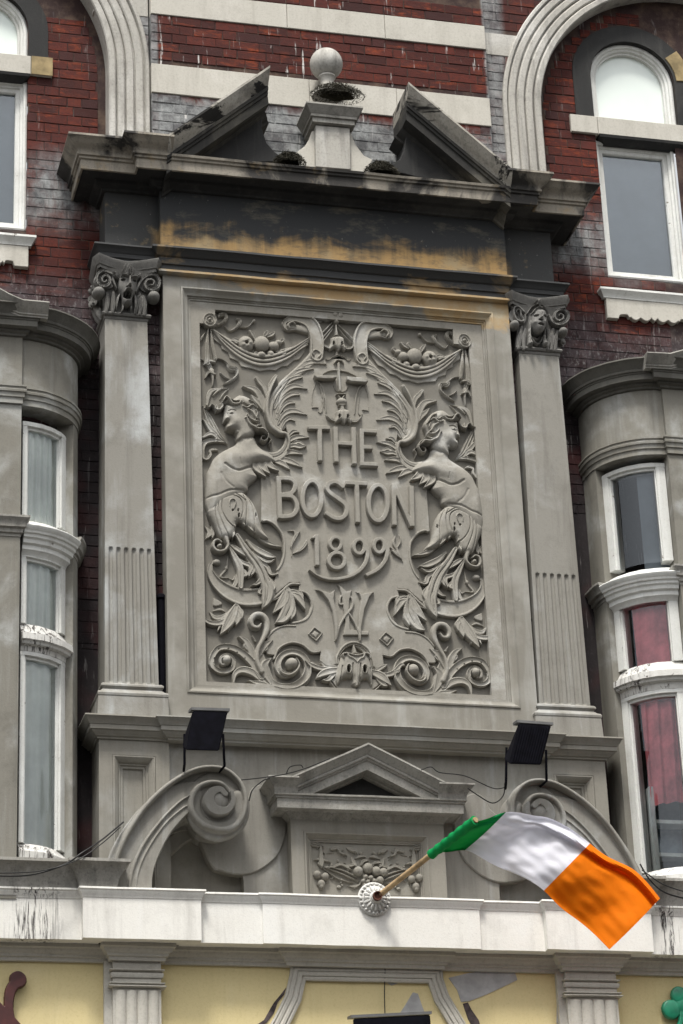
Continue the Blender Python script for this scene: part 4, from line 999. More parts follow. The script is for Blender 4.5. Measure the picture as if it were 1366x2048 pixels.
# ---- winged half-figure
c = Carve(hT, FP)
c.poly([(500, -160), (485, -70), (380, -10), (290, 40), (215, 110), (175, 200), (140, 280), (128, 400), (120, 580), (128, 680), (180, 790), (320, 700), (600, 520), (632, 470), (640, 425), (740, 335), (690, 250), (680, 180), (830, 170), (960, 150), (900, 60), (800, 0), (740, -60), (690, -150)], .088, .085)
c.bump((560, 120), 190, 90, .020, -8).bump((380, 190), 110, 90, .012, 20).bump((470, 400), 160, 120, .012).bump((200, 480), 60, 170, .012).bump((760, 90), 90, 60, .015)
c.groove([(345, 195), (420, 245), (510, 270), (590, 245), (680, 205)], 44, .014).groove([(300, 300), (360, 400), (440, 470)], 44, .006).groove([(130, 585), (260, 560), (400, 505), (560, 500)], 40, .010)
c.groove([(640, 430), (700, 380), (740, 340)], 24, .01).groove([(515, 130), (530, 200)], 16, .006)
for q in ([(740, 120), (720, 220), (830, 335)], [(790, 110), (800, 210), (878, 300)], [(850, 100), (880, 190), (985, 265)]): c.stroke(q, [70, 100, 22], .085, 'curl')
c.frame(c5).stroke([(560, 110), (680, 150), (770, 130), (825, 60), (835, -30)], [120, 110, 90, 70, 40], .05, 'leaf')
for q, w_ in (([(680, 160), (780, 200), (850, 258)], [40, 60, 14]), ([(740, 150), (850, 185), (958, 240)], [40, 62, 12]), ([(770, 130), (860, 105), (960, 128)], [36, 56, 14]), ([(810, 70), (880, 50), (935, 62), (992, 58)], [30, 44, 44, 12]), ([(830, 20), (900, -20), (1015, -18)], [30, 56, 12]), ([(835, -30), (880, -70), (930, -62)], [24, 40, 14]), ([(860, 40), (920, 20), (985, 58)], [20, 40, 12])): c.stroke(q, w_, .062, 'curl')
c.frame(hH).poly([(345, 430), (342, 500), (330, 610), (336, 628), (372, 632), (378, 645), (356, 660), (362, 672), (358, 690), (372, 720), (420, 742), (480, 760), (500, 860), (700, 800), (690, 600), (640, 450), (520, 400), (420, 430)], .10, .05)
c.bump((470, 640), 70, 60, .014).bump((370, 470), 30, 40, .008).bump((352, 600), 24, 24, .014).bump((380, 700), 26, 18, .010)
c.groove([(385, 520), (420, 508), (470, 520)], 14, .014).groove([(395, 560), (440, 556)], 12, .012).groove([(355, 650), (395, 662)], 12, .014).groove([(340, 632), (380, 628)], 10, .014).groove([(375, 545), (380, 590)], 16, .010).bump((415, 542), 14, 8, .012)
c.stroke([(500, 750), (590, 775), (690, 700)], 60, .085, 'round')
# hair: cap plus waves and ringlets
c.poly([(310, 380), (360, 345), (430, 360), (520, 310), (640, 350), (720, 430), (770, 520), (750, 610), (740, 680), (620, 640), (590, 590), (600, 510), (540, 480), (440, 450), (345, 430)], .105, .06)
for q, w_ in (([(320, 400), (350, 358), (390, 385), (430, 440), (500, 440), (530, 400)], [20, 34, 36, 40, 34, 14]), ([(400, 380), (450, 410), (510, 400)], [16, 22, 12]), ([(545, 470), (600, 490), (660, 460), (720, 500)], [20, 34, 34, 16]), ([(620, 400), (680, 430), (740, 520)], [16, 26, 14]), ([(560, 420), (600, 455), (680, 450)], [14, 22, 14]),
              ([(610, 510), (660, 540), (700, 600), (740, 640)], [30, 44, 36, 12]), ([(600, 570), (640, 620), (700, 650), (745, 640)], [20, 36, 36, 14]), ([(590, 600), (630, 680), (690, 710), (780, 690)], [26, 44, 40, 16]), ([(640, 690), (720, 735), (790, 740), (845, 790)], [24, 36, 36, 20]), ([(690, 640), (720, 560), (700, 510)], [14, 24, 14]), ([(570, 610), (600, 600), (620, 570)], [14, 18, 10])): c.stroke(q, w_, .122, 'round')
c.stroke([(760, 700), (830, 740), (860, 800), (830, 860), (780, 850), (785, 810), (820, 805), (830, 830)], [24, 26, 26, 26, 24, 20, 16, 12], .085, 'round').stroke([(870, 800), (905, 830), (880, 870), (900, 925)], [14, 22, 18, 8], .05, 'round')
c.stroke([(320, 390), (325, 440), (290, 480), (245, 480), (225, 440), (190, 420), (160, 455), (105, 450)], [30, 34, 34, 30, 26, 24, 22, 8], .07, 'round').stroke([(255, 420), (265, 460), (245, 500)], [16, 30, 20], .06, 'round')
both('winged_figure', c)
# foliage behind the head
c = Carve(hH, FP)
c.stroke([(380, 860), (290, 780), (220, 660), (170, 560), (100, 410)], [30, 90, 100, 90, 14], .035, 'folds'); c.stroke([(260, 760), (190, 700), (95, 575)], [30, 70, 12], .045, 'curl'); c.stroke([(300, 830), (200, 750), (90, 800)], [30, 60, 26], .045, 'curl')
c.stroke([(350, 850), (250, 830), (130, 850), (90, 930), (100, 1020), (145, 1045), (190, 1000), (185, 950), (240, 935), (280, 950)], [20, 50, 60, 60, 50, 40, 34, 30, 34, 16], .045, 'ribbon')
c.stroke([(150, 400), (165, 300), (200, 235), (280, 210), (400, 200)], [30, 50, 60, 30, 8], .018, 'leaf').stroke([(410, 205), (350, 260), (300, 335)], [8, 20, 10], .02, 'round').stroke([(220, 290), (270, 240), (310, 220)], [16, 30, 16], .02, 'round')
both('acanthus_spray', c)
# ---- leaf skirt and scrolling tail
c = Carve(hT, FP)
c.poly([(200, 640), (250, 580), (340, 530), (450, 500), (560, 510), (660, 600), (730, 720), (770, 860), (800, 960), (880, 1060), (820, 1075), (740, 1040), (700, 1010), (640, 960), (560, 900), (500, 880), (470, 1000), (420, 1060), (300, 1060), (220, 920), (140, 740)], .085, .05)
for q in ([(240, 660), (230, 760), (260, 900), (320, 1060)], [(270, 620), (270, 760), (320, 900), (390, 1040)], [(310, 600), (310, 740), (370, 860), (440, 930)], [(560, 560), (600, 660), (600, 780), (590, 900)], [(610, 580), (670, 700), (690, 820), (700, 980)], [(350, 580), (440, 560), (530, 610), (560, 720), (540, 820)], [(480, 540), (590, 620)]): c.groove(q, 16, .016)
c.stroke([(400, 700), (400, 630), (440, 610), (470, 640), (460, 690), (440, 740)], [14, 20, 22, 22, 18, 10], .098, 'round').stroke([(385, 800), (430, 850), (485, 858)], [10, 26, 10], .1, 'curl').stroke([(590, 770), (570, 830), (520, 855)], [10, 22, 10], .1, 'curl').stroke([(400, 840), (440, 890), (480, 940)], [14, 34, 14], .098, 'curl').stroke([(420, 950), (450, 1000), (440, 1060)], [14, 40, 14], .098, 'curl')
c.stroke([(590, 820), (570, 880), (585, 925)], [20, 30, 12], .096, 'curl').stroke([(650, 850), (640, 930), (700, 1010)], [20, 40, 12], .098, 'curl').stroke([(700, 780), (705, 860), (740, 920)], [16, 30, 10], .098, 'curl')
c.dome((435, 740), 9, 9, .03, kind='hole').dome((500, 740), 8, 14, .03, kind='hole').dome((510, 800), 8, 22, .03, kind='hole').dome((715, 790), 7, 24, .04, kind='hole')
c.stroke([(740, 960), (800, 1060), (900, 1120), (1030, 1160)], [50, 70, 50, 14], .06, 'curl')
c.frame(hL)
c.stroke([(330, 20), (370, 130), (385, 200), (340, 255), (260, 260), (215, 215), (220, 150), (265, 130), (310, 160)], [70, 60, 44, 40, 44, 44, 40, 34, 26], .075, 'round').dome((285, 205), 30, 30, .09).dome((262, 172), 18, 14, .02, kind='hole')
c.stroke([(130, -50), (180, 30), (130, 100)], [20, 60, 10], .03, 'curl').stroke([(200, -60), (215, 30), (210, 95)], [20, 50, 14], .035, 'curl')
c.stroke([(400, 190), (480, 330), (540, 470), (545, 680)], [30, 80, 90, 60], .05, 'leaf')
c.stroke([(420, 170), (500, 230), (600, 320)], [30, 66, 16], .062, 'curl').stroke([(460, 200), (520, 250), (545, 225)], [24, 40, 14], .06, 'curl').stroke([(500, 330), (570, 390), (655, 440), (640, 555)], [30, 56, 60, 20], .06, 'curl').stroke([(560, 450), (610, 520), (580, 560)], [30, 50, 14], .055, 'curl')
c.stroke([(500, 70), (600, 230), (720, 380), (790, 520), (860, 700), (850, 830), (805, 935)], [60, 90, 120, 130, 150, 120, 14], .066, 'leaf')
c.stroke([(620, 330), (700, 440), (780, 570), (740, 640), (665, 665)], [40, 70, 66, 50, 14], .066, 'curl').stroke([(640, 300), (700, 400), (690, 500), (660, 550)], [30, 50, 40, 12], .064, 'curl')
c.stroke([(620, 120), (720, 220), (860, 300), (960, 330)], [40, 80, 80, 20], .058, 'curl').stroke([(700, 250), (800, 350), (880, 380), (950, 350)], [30, 46, 40, 12], .06, 'curl').stroke([(740, 330), (860, 440), (900, 520), (1000, 525)], [40, 60, 50, 10], .052, 'curl')
c.stroke([(880, 560), (935, 660), (915, 740)], [30, 60, 14], .06, 'curl').stroke([(800, 650), (760, 740), (790, 770)], [30, 40, 12], .06, 'curl').stroke([(850, 760), (880, 850)], [40, 16], .062, 'curl')
for q in ([(560, 100), (680, 270), (790, 420), (880, 620)], [(640, 290), (760, 440), (830, 620), (830, 860)], [(620, 140), (740, 290), (860, 360)]): c.groove(q, 12, .014)
c.stroke([(400, 300), (380, 440), (310, 540), (410, 555)], [14, 26, 26, 10], .02, 'curl').stroke([(520, 480), (480, 640), (430, 650)], [30, 50, 14], .03, 'curl').stroke([(420, 560), (460, 580), (480, 530)], [12, 24, 10], .025, 'curl').dome((378, 440), 20, 24, .022)
both('acanthus_tail', c)
# ---- band ribbon behind the tail
c = Carve(hL, FP)
c.stroke([(290, 385), (215, 385), (190, 400), (190, 500), (260, 620), (400, 730), (560, 790), (720, 790), (860, 760)], [20, 30, 44, 80, 130, 180, 205, 205, 180], .036, 'ribbon'); c.dome((262, 375), 44, 34, .045)
c.stroke([(850, 790), (960, 780), (1060, 720), (1120, 620)], [120, 90, 60, 24], .034, 'ribbon'); c.stroke([(215, 640), (320, 700)], [40, 20], .02, 'flat').poly([(225, 790), (320, 840), (320, 880), (225, 890)], .016, .01, kind='flat')
both('band_ribbon', c)
# ---- hanging leaves
c = Carve(c7, FP)
c.stroke([(400, 340), (410, 420), (395, 515)], [50, 86, 12], .05, 'curl').stroke([(395, 350), (340, 470), (265, 590)], [50, 100, 14], .058, 'curl').stroke([(385, 400), (280, 485), (180, 495), (115, 455), (98, 402)], [40, 54, 46, 34, 8], .055, 'curl').stroke([(400, 360), (440, 400), (440, 465)], [30, 44, 12], .05, 'curl').stroke([(330, 500), (330, 560)], [50, 14], .05, 'curl').stroke([(270, 480), (240, 560)], [40, 12], .05, 'curl')
c.stroke([(170, 392), (215, 440), (270, 440), (320, 400)], [10, 40, 40, 10], .03, 'curl').stroke([(200, 385), (260, 370), (300, 390)], [10, 24, 14], .025, 'curl')
both('hanging_leaf', c)
c = Carve(c7, FP)
c.stroke([(830, 190), (800, 300), (715, 405)], [26, 90, 16], .05, 'curl').stroke([(840, 200), (850, 340), (800, 450), (735, 492)], [36, 110, 90, 12], .055, 'curl').stroke([(845, 210), (920, 260), (985, 382)], [30, 78, 12], .05, 'curl').stroke([(870, 300), (885, 390), (865, 465)], [30, 54, 12], .052, 'curl').stroke([(850, 220), (940, 240), (965, 300)], [26, 46, 12], .052, 'curl').groove([(845, 230), (860, 340), (820, 440)], 12, .014)
both('hanging_leaf', c)
# ---- large and small volutes of the base
c = Carve(c7, FP)
c.stroke([(600, 760), (625, 880), (690, 1000), (800, 1050), (910, 1030), (990, 960), (1008, 860), (965, 775), (880, 740), (795, 765), (752, 835), (765, 905), (820, 940), (880, 925), (915, 880), (905, 830)], [60, 110, 80, 80, 80, 74, 60, 56, 54, 54, 56, 56, 54, 44, 36, 24], .05, 'dish', hs=[.7, .7, .8, .9, .9, 1, 1, 1, 1, 1, 1.05, 1.1, 1.15, 1.2, 1.25, 1.3])
c.stroke([(716, 1040), (830, 1062), (940, 1035), (1018, 960), (1030, 870)], [14, 18, 18, 16, 12], .058, 'round')
c.stroke([(760, 880), (780, 925), (840, 945), (900, 915), (930, 860), (905, 800)], [14, 22, 26, 26, 20, 14], .07, 'round'); c.dome((868, 845), 48, 46, .09)
c.stroke([(610, 950), (540, 840), (450, 750), (350, 700), (250, 705), (195, 775), (190, 850), (245, 900), (315, 905), (370, 870), (368, 800), (318, 765), (265, 790), (268, 840), (305, 850)], [60, 66, 64, 58, 52, 48, 46, 44, 42, 38, 34, 30, 26, 22, 16], .045, 'ribbon', hs=[.9, .9, .9, .9, .9, .9, .95, 1, 1, 1.1, 1.2, 1.3, 1.3, 1.3, 1.3]); c.dome((315, 812), 34, 34, .075)
for q in ((212, 795), (250, 712), (332, 710), (405, 745), (472, 795), (247, 862)): c.dome(q, 6, 6, .012, kind='hole')
c.stroke([(610, 910), (572, 820), (580, 720), (620, 640), (655, 560), (655, 480), (615, 430), (555, 428), (520, 475), (535, 525), (580, 535), (605, 505)], [50, 40, 36, 40, 50, 50, 50, 48, 46, 40, 34, 18], .06, 'round')
c.stroke([(575, 860), (530, 740), (480, 650), (412, 607)], [24, 66, 50, 10], .045, 'curl').stroke([(530, 740), (480, 700), (462, 672)], [30, 34, 10], .045, 'curl').stroke([(580, 800), (620, 700), (708, 640)], [22, 70, 10], .048, 'curl').stroke([(600, 740), (650, 715), (665, 700)], [26, 34, 10], .048, 'curl').stroke([(560, 640), (535, 600)], [26, 10], .04, 'curl')
c.stroke([(640, 1010), (540, 920), (450, 895), (385, 930), (370, 1028)], [24, 70, 66, 44, 10], .056, 'curl').stroke([(720, 1045), (640, 1015), (570, 1005), (495, 985)], [14, 36, 44, 10], .05, 'curl').stroke([(690, 1010), (650, 920), (640, 850), (690, 800)], [26, 80, 66, 14], .058, 'curl').stroke([(620, 940), (590, 880), (565, 835)], [20, 26, 10], .05, 'curl')
both('volute', c)
# ---- ribbon bow and bell flower at the head
def bell(c, dx, dy, k=1.0):
    f = lambda L: [(560 + (a - 560) * k + dx, 620 + (b - 620) * k + dy) for a, b in L]
    c.poly(f([(450, 545), (520, 520), (600, 522), (650, 552), (665, 640), (690, 690), (655, 745), (610, 700), (568, 745), (520, 700), (440, 725), (428, 680), (450, 620)]), .055, .03)
    for q, w_ in (([(450, 680), (390, 665), (330, 630), (303, 580)], [50, 46, 26, 8]), ([(660, 680), (740, 690), (800, 650), (828, 592)], [50, 46, 26, 8])): c.stroke(f(q), [v * k for v in w_], .05, 'curl')
    for q in ([(560, 540), (562, 720)], [(520, 540), (500, 600)], [(610, 540), (625, 600)]): c.groove(f(q), 14, .01)
    for q in ((495, 632), (615, 636)):
        a = f([q])[0]; c.ring(a, 22 * k, 14 * k, .064, 38 * k).dome(a, 12 * k, 28 * k, .004, kind='hole')
c = Carve(cR, FP, FP + .04)
c.stroke([(470, 268), (395, 265), (340, 190), (250, 140), (205, 165), (215, 235)], [40, 60, 66, 80, 60, 20], .045, 'folds').stroke([(640, 285), (720, 275), (775, 190), (840, 160), (890, 200), (880, 255)], [40, 60, 66, 80, 50, 16], .045, 'folds').stroke([(220, 265), (300, 290), (360, 270)], [10, 22, 10], .02, 'round')
c.dome((512, 212), 50, 50, .065).dome((592, 222), 56, 60, .065).dome((540, 300), 40, 44, .055); c.groove([(550, 180), (560, 300)], 16, .03)
for q in ([(480, 310), (400, 395), (325, 470)], [(500, 345), (425, 440), (345, 530)], [(490, 400), (400, 520), (350, 590)], [(570, 345), (670, 450), (775, 545)], [(560, 380), (650, 500), (760, 610)], [(600, 380), (700, 470), (775, 560)]): c.stroke(q, [18, 26, 26], .035, 'round')
c.stroke([(532, 350), (542, 500)], [18, 44], .05, 'round').stroke([(508, 508), (570, 512)], 22, .05, 'round')
bell(c, 0, 0); c.stroke([(552, 740), (552, 800)], 40, .02, 'round')
one('ribbon_bow', c)
# ---- lamp pendant on a rod, with bracket shelves
c = Carve(cR, PT, PT + .02)
c.stroke([(565, 930), (572, 1130), (585, 1330)], [40, 40, 46], .04, 'round').stroke([(505, 920), (530, 885), (570, 875), (615, 888), (640, 925)], [20, 30, 34, 30, 20], .03, 'round')
c.stroke([(345, 1068), (430, 1030), (530, 1018), (680, 1040), (760, 1075), (830, 1105)], [14, 22, 26, 26, 22, 14], .02, 'round').stroke([(380, 860), (430, 862), (500, 812), (570, 795), (650, 820), (710, 875), (750, 850)], 14, .018, 'round')
c.stroke([(505, 1225), (515, 1290), (560, 1330), (625, 1335), (680, 1305), (700, 1250)], 14, .02, 'round')
c.stroke([(535, 1385), (665, 1385)], 26, .045, 'flat').stroke([(560, 1410), (600, 1450), (640, 1410)], 30, .04, 'round').dome((612, 1490), 76, 52, .055).stroke([(570, 1545), (655, 1545)], 30, .05, 'round').stroke([(612, 1560), (620, 1640)], [60, 90], .045, 'round')
bell(c, 76, 1085, 1.0)
c.stroke([(345, 1150), (310, 1250), (345, 1400), (360, 1560)], [0, 22, 26, 16], .014, 'round')
for mx in (0, 1):
    fl = (lambda L: L) if not mx else (lambda L: [(1195 - a, b + (.11 * 0 + (a * -.0) + 40 * ((600 - a) / 370 if a < 600 else 0))) for a, b in L])
    c.stroke(fl([(250, 1180), (195, 1330), (182, 1480), (188, 1560)]), 12, .014, 'round').stroke(fl([(250, 1180), (305, 1300), (330, 1450), (335, 1600), (305, 1640), (275, 1620)]), 14, .016, 'round').stroke(fl([(182, 1562), (275, 1562)]), 14, .018, 'flat')
    c.stroke(fl([(240, 1165), (320, 1240), (370, 1400), (390, 1640)]), [24, 26, 26, 16], .016, 'round')
one('lamp_pendant', c)
for pts in ([(212, 1100), (540, 1110), (540, 1130), (470, 1150), (350, 1150), (240, 1140)], [(690, 1120), (990, 1145), (995, 1190), (960, 1205), (750, 1190), (692, 1165)]):
    prism('bracket_shelf', [at(600 + a / 7.317, 600 + b / 7.317, PT + .05) for a, b in pts], PT - .01, PT + .055, MR, SL, .004)
# ---- diamonds
for cx_, cy_ in ((352, 663), (1048, 712)):
    c = Carve(cMo, PT); k = 66; c.stroke([(cx_ - 8, cy_ - k), (cx_ + k, cy_ - 8), (cx_ + 8, cy_ + k), (cx_ - k, cy_ + 0), (cx_ - 8, cy_ - k)], 15, .016, 'flat', curve=False); c.poly([(cx_ - 5, cy_ - 40), (cx_ + 42, cy_ - 5), (cx_ + 5, cy_ + 42), (cx_ - 42, cy_)], .012, .02, smooth=False); one('diamond', c)
# ---- leaf mask with seed pod in its arch
c = Carve(cMo, FP)
c.poly([(590, 890), (640, 862), (730, 872), (820, 862), (868, 900), (890, 980), (905, 1050), (900, 1130), (893, 1200), (850, 1130), (790, 1140), (785, 1172), (740, 1208), (690, 1172), (690, 1120), (610, 1125), (560, 1180), (535, 1100), (550, 1030), (572, 950)], .085, .05)
c.stroke([(570, 1020), (470, 1040), (400, 1070), (355, 1108)], [60, 80, 60, 10], .06, 'curl').stroke([(520, 1070), (470, 1120), (410, 1125)], [50, 46, 12], .06, 'curl').stroke([(560, 1010), (420, 1010), (320, 985), (235, 928)], [30, 50, 50, 8], .055, 'curl').stroke([(380, 1000), (330, 960), (290, 950)], [20, 26, 8], .05, 'curl')
c.stroke([(890, 1040), (990, 1090), (1085, 1185)], [60, 96, 12], .062, 'curl').stroke([(940, 1080), (1000, 1160), (1050, 1185)], [50, 50, 12], .06, 'curl').stroke([(890, 1020), (1020, 1070), (1110, 1050), (1180, 975), (1225, 988)], [26, 50, 60, 40, 8], .055, 'curl').stroke([(1100, 1050), (1150, 1040), (1170, 1010)], [40, 40, 10], .058, 'curl')
c.stroke([(740, 960), (738, 1190)], [16, 30], .088, 'round').groove([(700, 980), (700, 1150)], 18, .02).groove([(775, 980), (770, 1150)], 18, .02).groove([(600, 1000), (580, 1140)], 16, .018).groove([(870, 1020), (880, 1160)], 16, .018)
for q in ([(610, 920), (600, 890), (640, 880), (660, 910), (700, 930), (740, 970)], [(870, 930), (860, 895), (820, 880), (800, 920), (770, 935), (740, 970)], [(650, 880), (730, 900), (815, 885)]): c.stroke(q, [20, 26, 30, 30, 26, 10], .096, 'round')
for q in ((658, 1032), (814, 1034)): c.ring(q, 24, 18, .096, 44).dome(q, 14, 34, .004, kind='hole')
c.stroke([(718, 785), (722, 820), (728, 850)], [14, 34, 44], .05, 'round').stroke([(700, 860), (760, 862)], 18, .05, 'round')
c.stroke([(480, 1125), (560, 1225), (680, 1278), (790, 1285), (900, 1240), (990, 1165)], [14, 24, 28, 28, 24, 14], .045, 'round').poly([(500, 1120), (580, 1215), (700, 1265), (790, 1270), (890, 1225), (980, 1150), (900, 1100), (600, 1080)], .026, .02, kind='flat')
c.stroke([(400, 950), (470, 990), (540, 990), (578, 960)], [14, 60, 40, 10], .03, 'leaf').stroke([(885, 990), (940, 1020), (1000, 990), (1050, 965)], [10, 40, 50, 14], .03, 'leaf')
one('leaf_mask', c)
c = Carve(cMo, PT - .003); c.stroke([(560, 950), (565, 880), (620, 790), (700, 745), (790, 755), (870, 810), (905, 890), (925, 980)], 24, .016, 'round').stroke([(575, 960), (590, 870), (650, 790), (730, 765), (810, 790), (870, 860), (890, 960)], 10, .02, 'round'); one('arch_rim', c)
# ---- monogram
c = Carve(cMo, PT)
c.stroke([(640, 370), (590, 370), (600, 300), (650, 290), (705, 310), (718, 370), (690, 430), (640, 480)], [18, 24, 24, 22, 26, 28, 26, 26], .018, 'flat')
c.poly([(555, 165), (610, 205), (655, 250), (710, 232), (685, 330), (680, 430), (690, 560), (690, 620), (880, 640), (895, 520), (870, 680), (620, 680), (640, 560), (625, 430), (610, 310), (585, 220)], .022, .02, smooth=False, kind='flat')
one('monogram_letter', c)
c = Carve(cMo, PT); c.poly([(338, 222), (420, 248), (490, 268), (542, 230), (530, 330), (560, 470), (575, 590), (552, 738), (540, 735), (535, 600), (512, 450), (470, 345), (410, 268)], .034, .02, smooth=False, kind='flat').poly([(735, 240), (800, 278), (860, 265), (932, 252), (880, 305), (830, 430), (800, 600), (795, 742), (778, 742), (765, 610), (770, 480), (790, 330), (772, 275)], .034, .02, smooth=False, kind='flat')
c.stroke([(700, 420), (640, 490), (585, 590), (553, 720)], [28, 28, 24, 18], .030, 'flat').stroke([(680, 470), (730, 550), (770, 650), (786, 735)], [22, 28, 24, 18], .030, 'flat')
one('monogram_letter', c)
# ---- lettering
def L(fr, strokes, H=.047, w=43):
    c = Carve(fr, PT, PT + .035)
    for q, cut, cv in strokes: c.stroke(q, w, H + rng.uniform(-.001, .001), 'flat', curve=cv, cut=cut)
    one('letter', c)
def ell(cx, cy, rx, ry, n=25): return [(cx + rx * math.cos(t), cy + ry * math.sin(t)) for t in np.linspace(0, 2 * math.pi, n)]
L(cR, [([(118, 1862), (445, 1868)], 1, 0), ([(290, 1860), (300, 2355)], 1, 0)], w=72)
L(cR, [([(522, 1850), (535, 2375)], 1, 0), ([(785, 1862), (800, 2405)], 1, 0), ([(530, 2090), (795, 2105)], 1, 0)], w=74)
L(cR, [([(905, 1885), (915, 2425)], 1, 0), ([(880, 1908), (1130, 1925)], 1, 0), ([(880, 2150), (1065, 2160)], 1, 0), ([(880, 2395), (1145, 2410)], 1, 0)], w=70)
L(c5, [([(758, 308), (772, 672)], 1, 0), ([(760, 326), (850, 330), (893, 360), (900, 400), (880, 440), (845, 460), (772, 468)], 1, 1), ([(772, 474), (870, 482), (912, 540), (912, 595), (880, 638), (840, 652), (770, 655)], 1, 1)])
L(c5, [(ell(1043, 497, 81, 150), 0, 1)])
L(c5, [([(1312, 402), (1262, 362), (1222, 357), (1185, 375), (1172, 410), (1198, 450), (1260, 496), (1322, 545), (1340, 592), (1325, 642), (1278, 670), (1222, 660), (1165, 622)], 1, 1)])
L(c6, [([(48, 362), (237, 374)], 1, 0), ([(145, 372), (155, 706)], 1, 0)])
L(c6, [(ell(327, 536, 81, 152), 0, 1)])
L(c6, [([(460, 372), (468, 730)], 1, 0), ([(462, 382), (615, 738)], 1, 0), ([(612, 390), (621, 738)], 1, 0)])
def numeral(fr, st):
    c = Carve(fr, PT, PT + .035)
    for q, w_, cut in st: c.stroke(q, w_, .045, 'flat', cut=cut)
    one('numeral', c)
numeral(c5, [([(1083, 805), (1090, 1070)], 40, 1), ([(1040, 838), (1082, 820)], [20, 34], 1)])
numeral(c5, [(ell(1246, 882, 48, 52, 17), 34, 0), (ell(1256, 1026, 68, 66, 17), 38, 0)])
numeral(c6, [(ell(166, 908, 46, 60, 17), 36, 0), ([(222, 900), (238, 960), (222, 1040), (170, 1110), (90, 1160), (-20, 1185), (-120, 1180), (-200, 1150), (-260, 1105)], [38, 40, 38, 36, 34, 32, 28, 20, 10], 0)])
numeral(c6, [(ell(337, 900, 44, 58, 17), 36, 0), ([(395, 890), (406, 950), (385, 1030), (320, 1105), (222, 1155)], [38, 40, 38, 36, 34], 1)])
# ---- small sprigs either side of the date
c = Carve(hT, PT, PT + .02); c.stroke([(1105, 955), (1180, 960), (1190, 1040)], [10, 24, 12], .03, 'curl').stroke([(1160, 1190), (1150, 1130), (1200, 1020), (1250, 960)], [10, 26, 40, 12], .03, 'curl').stroke([(1170, 1225), (1260, 1180), (1320, 1110), (1325, 1060)], [12, 36, 40, 8], .034, 'curl').stroke([(1155, 1170), (1155, 1260)], [12, 10], .02, 'flat'); one('sprig', c)
c = Carve(c6, PT, PT + .02); c.stroke([(540, 1035), (500, 950), (460, 880), (475, 815)], [8, 24, 24, 8], .03, 'curl').stroke([(520, 985), (470, 950), (430, 910)], [14, 34, 8], .034, 'curl').stroke([(490, 920), (520, 860), (510, 800)], [10, 20, 6], .026, 'curl').stroke([(530, 1010), (480, 970), (440, 945)], [14, 28, 8], .034, 'curl'); one('sprig', c)
#@@ENDRELIEF

